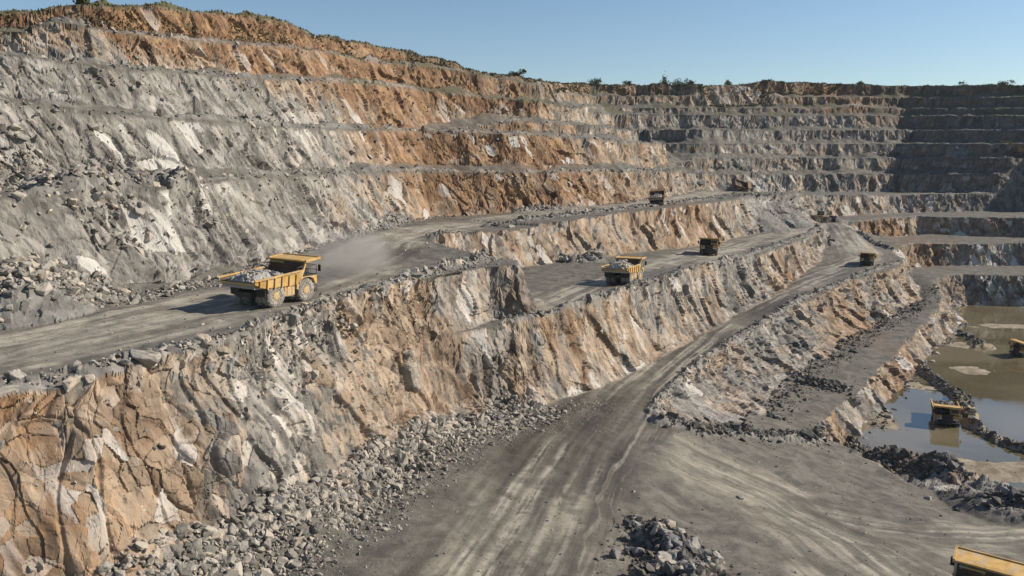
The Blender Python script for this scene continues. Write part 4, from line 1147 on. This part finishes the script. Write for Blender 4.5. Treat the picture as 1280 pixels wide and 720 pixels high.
    for k in range(7): m.box((4.28, -.78, 1.46 + k * .16), (4.34, .78, 1.52 + k * .16), .01)
    m.build('radiator_grille', M_DARK, t)
    for s in (-1, 1):
        for q in (0, 1):
            m = MB(); m.box((4.28, s * (1.25 + q * .42) - .15, 1.78), (4.40, s * (1.25 + q * .42) + .15, 2.02), .03); m.build('headlight', M_LENS, t)
    m = MB(); m.box((1.3, -2.3, 2.68), (4.3, 2.3, 2.76), .02); m.build('deck', M_DARK, t)
    # cab on the left
    cab = MB(); cab.box((2.25, .42, 2.76), (3.85, 2.02, 3.15), .06); cab.box((2.2, .38, 3.92), (3.95, 2.06, 4.08), .06)
    for cx, cy in ((2.31, .48), (2.31, 1.96), (3.79, .48), (3.79, 1.96), (3.0, 1.98), (3.0, .46)): cab.box((cx - .06, cy - .06, 3.1), (cx + .06, cy + .06, 3.95), .02)
    cb_ = cab.build('cab', M_YEL, t)
    for a, b in (((3.76, .55, 3.16), (3.80, 1.9, 3.92)), ((2.30, .55, 3.16), (2.34, 1.9, 3.92)), ((2.38, 1.95, 3.16), (2.93, 1.985, 3.92)), ((3.07, 1.95, 3.16), (3.72, 1.985, 3.92)), ((2.38, .455, 3.16), (2.93, .49, 3.92)), ((3.07, .455, 3.16), (3.72, .49, 3.92))):
        m = MB(); m.box(a, b, .005); m.build('window', M_GLASS, cb_)
    m = MB(); m.box((2.2, -1.9, 2.76), (3.4, -.5, 3.45), .08); m.bar((2.5, -.2, 2.7), (2.5, -.2, 3.75), .12, 10); m.build('engine_box', M_DARK, t)
    # rails, ladder, mirrors
    m = MB()
    posts = [(1.4, -2.24), (2.35, -2.24), (3.3, -2.24), (4.24, -2.24), (4.24, -1.2), (4.24, -.1), (4.24, 1.0), (4.24, 2.24), (3.9, 2.24)]
    for q in posts: m.bar((*q, 2.74), (*q, 3.72), .032)
    for zz in (3.24, 3.72):
        for q, r_ in zip(posts[:-1], posts[1:]): m.bar((*q, zz), (*r_, zz), .028)
    m.build('handrail', M_RAIL, t)
    m = MB()
    for yy in (-2.05, -1.55): m.bar((4.5, yy, .7), (4.34, yy, 2.72), .035)
    for k in range(6): m.bar((4.5 - .027 * k, -2.05, .85 + .32 * k), (4.5 - .027 * k, -1.55, .85 + .32 * k), .028)
    m.build('ladder', M_RAIL, t)
    for s in (-1, 1):
        m = MB(); m.bar((4.2, s * 2.2, 3.1), (4.35, s * 2.58, 3.3), .03); m.box((4.3, s * 2.58 - .17, 3.05), (4.38, s * 2.58 + .17, 3.75), .03); m.build('mirror', M_DARK, t)
    for s in (-1, 1):
        make_wheel(t, 2.65, s * 1.86, s); make_wheel(t, -1.75, s * 1.84, s, dual=True)
    return t

def make_load(seed, x0, x1, zr, zf, peak, k=5.0):
    """a heap of broken rock in the tray, in the truck's own coordinates"""
    n, m = 46, 34
    X, Yv = np.meshgrid(np.linspace(x0, x1, n), np.linspace(-2.1, 2.1, m), indexing='ij')
    u = (X - x0) / (x1 - x0); v = Yv / 2.1
    base = zr + (zf - zr) * u
    hgt = peak * np.clip(1 - np.abs(v) ** 2.2, 0, 1) * np.clip(np.sin(np.pi * np.clip(u * .97 + .015, 0, 1)), 0, 1) ** .6
    f_, _, _ = cells((X * 2.2 + seed * 7).astype(f32), (Yv * 2.2).astype(f32), (hgt * 2).astype(f32), seed)
    Zv = base + hgt + .16 * f_
    edge = (np.abs(v) > .985) | (u < .012) | (u > .988)
    Zv = np.where(edge, base - .45, Zv)
    V = [np.stack([X.ravel(), Yv.ravel(), Zv.ravel()], 1)]
    ii = np.arange(n * m).reshape(n, m)
    q = np.stack([ii[:-1, :-1], ii[1:, :-1], ii[1:, 1:], ii[:-1, 1:]], -1).reshape(-1, 4)
    F = [np.concatenate([q[:, [0, 1, 2]], q[:, [0, 2, 3]]])]
    off = n * m
    r_ = np.random.default_rng(seed)
    for j in range(150):
        uu, vv = r_.uniform(.03, .97), r_.uniform(-.93, .93); i_, j_ = int(uu * (n - 1)), int((vv + 1) / 2 * (m - 1))
        T, TF = TPL[j % 16]; s = min(.5, .13 * r_.uniform(.02, 1) ** -.45)
        th = r_.uniform(0, 6.28); Rz = np.array([[math.cos(th), -math.sin(th), 0], [math.sin(th), math.cos(th), 0], [0, 0, 1]])
        V.append((T @ Rz.T) * s + np.array([X[i_, j_], Yv[i_, j_], Zv[i_, j_] + s * .2])); F.append(TF + off); off += len(T)
    return mesh_from('rock_load', np.concatenate(V), np.concatenate(F), LOADMAT)

proto = make_truck()
TR = [  # px, py on the ground, heading (deg from +x), label, size
    (340, 377, 64, 'yellow dump truck carrying rock on the upper haul road, nearest large truck on the left', .84),
    (779, 353, 62, 'yellow dump truck seen from behind with a heaped load on the middle road', .84),
    (887, 317, 252, 'small dark fronted dump truck facing the camera on the middle road', .80),
    (822, 256, 76, 'dump truck seen from behind far up the upper haul road under the left wall', .72),
    (925, 238, 8, 'farthest tiny dump truck, side on at the end of the upper road', .62),
    (1085, 329, 240, 'dark dump truck with a sunlit canopy coming down the ramp to the lower road', .72),
    (1181, 526, 246, 'dark dump truck standing in the shallow muddy pond beside the dike', .74),
    (1286, 445, 192, 'dump truck cut by the right edge on the muddy flat beyond the pond', .74),
    (1230, 752, 56, 'nearest loaded dump truck cut by the lower right corner', .86)]
trucks = []
for i, (px, py, hd, lab, s) in enumerate(TR):
    o = proto if i == 0 else copy_tree(proto)
    q = hit(px, py, ridges=False)
    if i == 8:
        q = np.array(at_z(1238, 714, -25.9)) - np.array((math.cos(R(hd)), math.sin(R(hd)), 0)) * 3.5 * s
    ax = Vector((math.cos(R(hd)), math.sin(R(hd)), 0)); ay = Vector((-ax.y, ax.x, 0))
    # sit on the ground: height and tilt from the four wheels
    P4 = [Vector((q[0], q[1], 0)) + ax * a * s + ay * b * s for a, b in ((2.65, 1.86), (2.65, -1.86), (-1.75, 1.86), (-1.75, -1.86))]
    z4 = terrain(np.array([p.x for p in P4]), np.array([p.y for p in P4]))
    fx = Vector(ax) * 4.4 * s + Vector((0, 0, (z4[0] + z4[1] - z4[2] - z4[3]) / 2)); fy = Vector(ay) * 3.72 * s + Vector((0, 0, (z4[0] + z4[2] - z4[1] - z4[3]) / 2))
    fx.normalize(); fz = fx.cross(fy).normalized(); fy = fz.cross(fx)
    Mx = Matrix((fx, fy, fz)).transposed()
    o.rotation_euler = Mx.to_euler(); o.scale = (s, s, s)
    c = sum((p for p in P4), Vector()) / 4; zc = float(np.mean(z4))
    o.location = Vector((q[0], q[1], zc)) - fz * 0.04 - Vector((0, 0, (fx.z) * .45 * s))
    tag(o, lab, 'dump truck', 'dump trucks working in the quarry'); trucks.append(o)
for i in (3, 4):      # two darker brown trucks; the nearer one has its rear's shade put into the paint
    for ch in trucks[i].children_recursive:
        if ch.type == 'MESH' and ch.data.materials[0] == M_YEL:
            ch.data = ch.data.copy(); ch.data.materials[0] = M_BROWN
for i, a, lab in ((0, (11, -4.6, 1.2, 2.66, 2.3, 1.05), 'load of broken grey rock in the nearest truck on the upper road'),
                  (1, (12, -4.5, 1.5, 2.62, 2.4, 1.5), 'tall heaped load of dark rock in the truck on the middle road'),
                  (8, (13, -4.5, 1.5, 2.62, 2.5, 1.2), 'pile of grey rock in the tray of the truck in the lower right corner'),
                  (3, (14, -4.4, 1.5, 2.58, 2.6, .8), 'rock load in the truck far up the upper road'),
                  (6, (15, -4.4, 1.5, 2.58, 2.6, .9), 'rock load in the truck standing in the pond')):
    l = link('rock_load', make_load(*a)); l.location = trucks[i].location; l.rotation_euler = trucks[i].rotation_euler; l.scale = trucks[i].scale
    tag(l, lab, 'rock load')
print('trucks', time.time() - T0)

# ------------------------------------------------------------------ wheel loader at the ramp top, excavator on the far bench
def make_loader():
    t = bpy.data.objects.new('wheel_loader', None); col.objects.link(t)
    m = MB(); m.box((-3.2, -1.2, .9), (-.4, 1.2, 2.1), .1); m.box((-3.4, -1.0, 1.2), (-3.1, 1.0, 1.9), .05); m.box((-.3, -.7, .8), (1.7, .7, 1.7), .08); m.build('body', M_BROWN, t)
    m = MB(); m.box((-1.1, -.75, 2.1), (.2, .75, 2.5), .05); m.box((-1.2, -.85, 3.1), (.3, .85, 3.25), .05)
    for a in (-1.02, .12):
        for b in (-.68, .68): m.box((a - .05, b - .05, 2.4), (a + .05, b + .05, 3.15), .01)
    c = m.build('cab', M_DARK, t)
    m = MB(); m.box((-.98, -.64, 2.5), (.08, .64, 3.1), .02); m.build('window', M_GLASS, c)
    for s in (-1, 1):
        m = MB(); m.bar((1.0, s * .5, 1.7), (3.4, s * .5, .9), .14, 8); m.build('lift_arm', M_BROWN, t)
    m = MB(); m.prism([(3.2, .2), (4.6, .15), (4.6, .28), (3.5, .4), (3.35, 1.3), (3.9, 1.75), (3.8, 1.82), (3.15, 1.4)], -1.6, 1.6); m.build('bucket', M_DARK, t)
    for xx in (-2.3, 1.2):
        for s in (-1, 1): make_wheel(t, xx, s * 1.15, s, .82, .6)
    return t
def make_excavator():
    t = bpy.data.objects.new('excavator', None); col.objects.link(t)
    for s in (-1, 1):
        m = MB(); m.prism([(-2.3, .25), (-2.0, 0), (2.0, 0), (2.3, .25), (2.3, .7), (2.0, .95), (-2.0, .95), (-2.3, .7)], s * 1.1, s * 1.75); m.build('track', M_DARK, t)
    m = MB(); m.box((-2.6, -1.5, 1.1), (1.6, 1.5, 2.5), .12); m.bar((0, 0, .7), (0, 0, 1.15), .9, 16); m.build('upper_body', M_BROWN, t)
    m = MB(); m.box((.4, .4, 2.5), (1.9, 1.45, 3.6), .08); c = m.build('cab', M_BROWN, t)
    m = MB(); m.box((1.88, .5, 2.5), (1.93, 1.35, 3.4), .01); m.build('window', M_GLASS, c)
    m = MB(); m.prism([(1.3, 1.9), (1.9, 1.8), (4.5, 4.6), (6.8, 4.9), (6.8, 5.3), (4.2, 5.2)], -.35, .35); m.build('boom', M_BROWN, t)
    m = MB(); m.prism([(6.5, 5.5), (7.1, 5.3), (8.4, 2.6), (8.1, 2.5)], -.25, .25); m.build('stick', M_BROWN, t)
    m = MB(); m.prism([(8.0, 2.7), (8.6, 2.6), (8.9, 1.5), (8.0, 1.1), (7.3, 1.5), (7.9, 1.6)], -.7, .7); m.build('bucket', M_DARK, t)
    return t
def place(o, px, py, hd, s=1):
    q = hit(px, py); o.location = q; o.rotation_euler = (0, 0, R(hd)); o.scale = (s, s, s); return o
tag(place(make_loader(), 1027, 278, 12, 1.05), 'low dark wheel loader parked where the ramp meets the far bench', 'wheel loader')
tag(place(make_excavator(), 1276, 194, 168, 1.0), 'dull excavator with raised boom on a shadowed far bench', 'excavator')

# ------------------------------------------------------------------ dust raised on the upper road
g = NT('road_dust')
tc = g.n('TexCoord').outputs['Object']
ln = g.n('VectorMath', _operation='LENGTH'); g.put(ln.inputs[0], tc)
fall = g.rng(ln.outputs['Value'], .15, 1.0, 1.0, 0.0)
nz = g.rng(g.noise(tc, 2.3, 4, .6, .6), .34, .72)
vol = g.n('VolumePrincipled', Density=g.math('MULTIPLY', g.math('MULTIPLY', fall, nz), .55), Color=(.86, .80, .72, 1), Anisotropy=.2)
g.t.links.new(vol.outputs[0], g.out.inputs['Volume'])
bm = bmesh.new(); bmesh.ops.create_icosphere(bm, subdivisions=3, radius=1)
me = bpy.data.meshes.new('dust'); bm.to_mesh(me); bm.free(); me.materials.append(g.m)
o = link('dust', me); q = hit(432, 345); o.location = (q[0] + .5, q[1] + 1, q[2] + 1.7); o.scale = (4.6, 14, 3.6); o.rotation_euler = (0, 0, R(-4))
tag(o, 'pale dust cloud hanging over the upper road in front of the loaded truck', 'dust', kind='stuff')
# ------------------------------------------------------------------ camera, sky, sun
cam = bpy.data.cameras.new('camera'); cam.sensor_width = 36; cam.lens = 36 * FPX / 1280; cam.clip_start = .5; cam.clip_end = 12000
co = bpy.data.objects.new('camera', cam); col.objects.link(co); co.rotation_euler = (R(90) - PITCH, 0, 0); sc.camera = co
SUN_EL, SUN_AZ = R(33), R(10)        # azimuth measured from +X towards +Y
sd = Vector((math.cos(SUN_AZ) * math.cos(SUN_EL), math.sin(SUN_AZ) * math.cos(SUN_EL), math.sin(SUN_EL)))
sl = bpy.data.lights.new('sun', 'SUN'); sl.energy = 5.0; sl.angle = R(.5); sl.color = (1, .91, .78)
so = bpy.data.objects.new('sun', sl); col.objects.link(so); so.rotation_euler = sd.to_track_quat('Z', 'Y').to_euler(); so.location = sd * 300
w = bpy.data.worlds.new('World'); sc.world = w; w.use_nodes = True
nt = w.node_tree; sky = nt.nodes.new('ShaderNodeTexSky'); sky.sky_type = 'NISHITA'; sky.sun_disc = False
sky.sun_elevation = SUN_EL; sky.sun_rotation = R(90) - SUN_AZ; sky.altitude = 300; sky.air_density = 1.1; sky.dust_density = .1; sky.ozone_density = 3.5
nt.links.new(sky.outputs[0], nt.nodes['Background'].inputs[0]); nt.nodes['Background'].inputs[1].default_value = .08
sc.view_settings.view_transform = 'Standard'; sc.view_settings.look = 'None'; sc.view_settings.exposure = 0.44; sc.view_settings.gamma = 1
sc.render.engine = 'CYCLES'; sc.cycles.use_denoising = True; sc.cycles.max_bounces = 6; sc.cycles.diffuse_bounces = 3
g = NT('pit_air')
vol = g.n('VolumePrincipled', Density=.00006, Color=(.80, .88, 1.0, 1), Anisotropy=.1)
g.t.links.new(vol.outputs[0], g.out.inputs['Volume'])
zs = [-48, 62]; xs = [-5200, 5200]; ys = [-300, 5200]
V = [(a_, b_, c_) for a_ in xs for b_ in ys for c_ in zs]
F = [(0, 1, 3, 2), (4, 6, 7, 5), (0, 4, 5, 1), (2, 3, 7, 6), (0, 2, 6, 4), (1, 5, 7, 3)]
tag(link('haze', mesh_from('haze', V, F, g.m)), 'thin bluish haze filling the pit', 'haze', kind='stuff')
sc.cycles.volume_bounces = 0
print('script done', time.time() - T0)
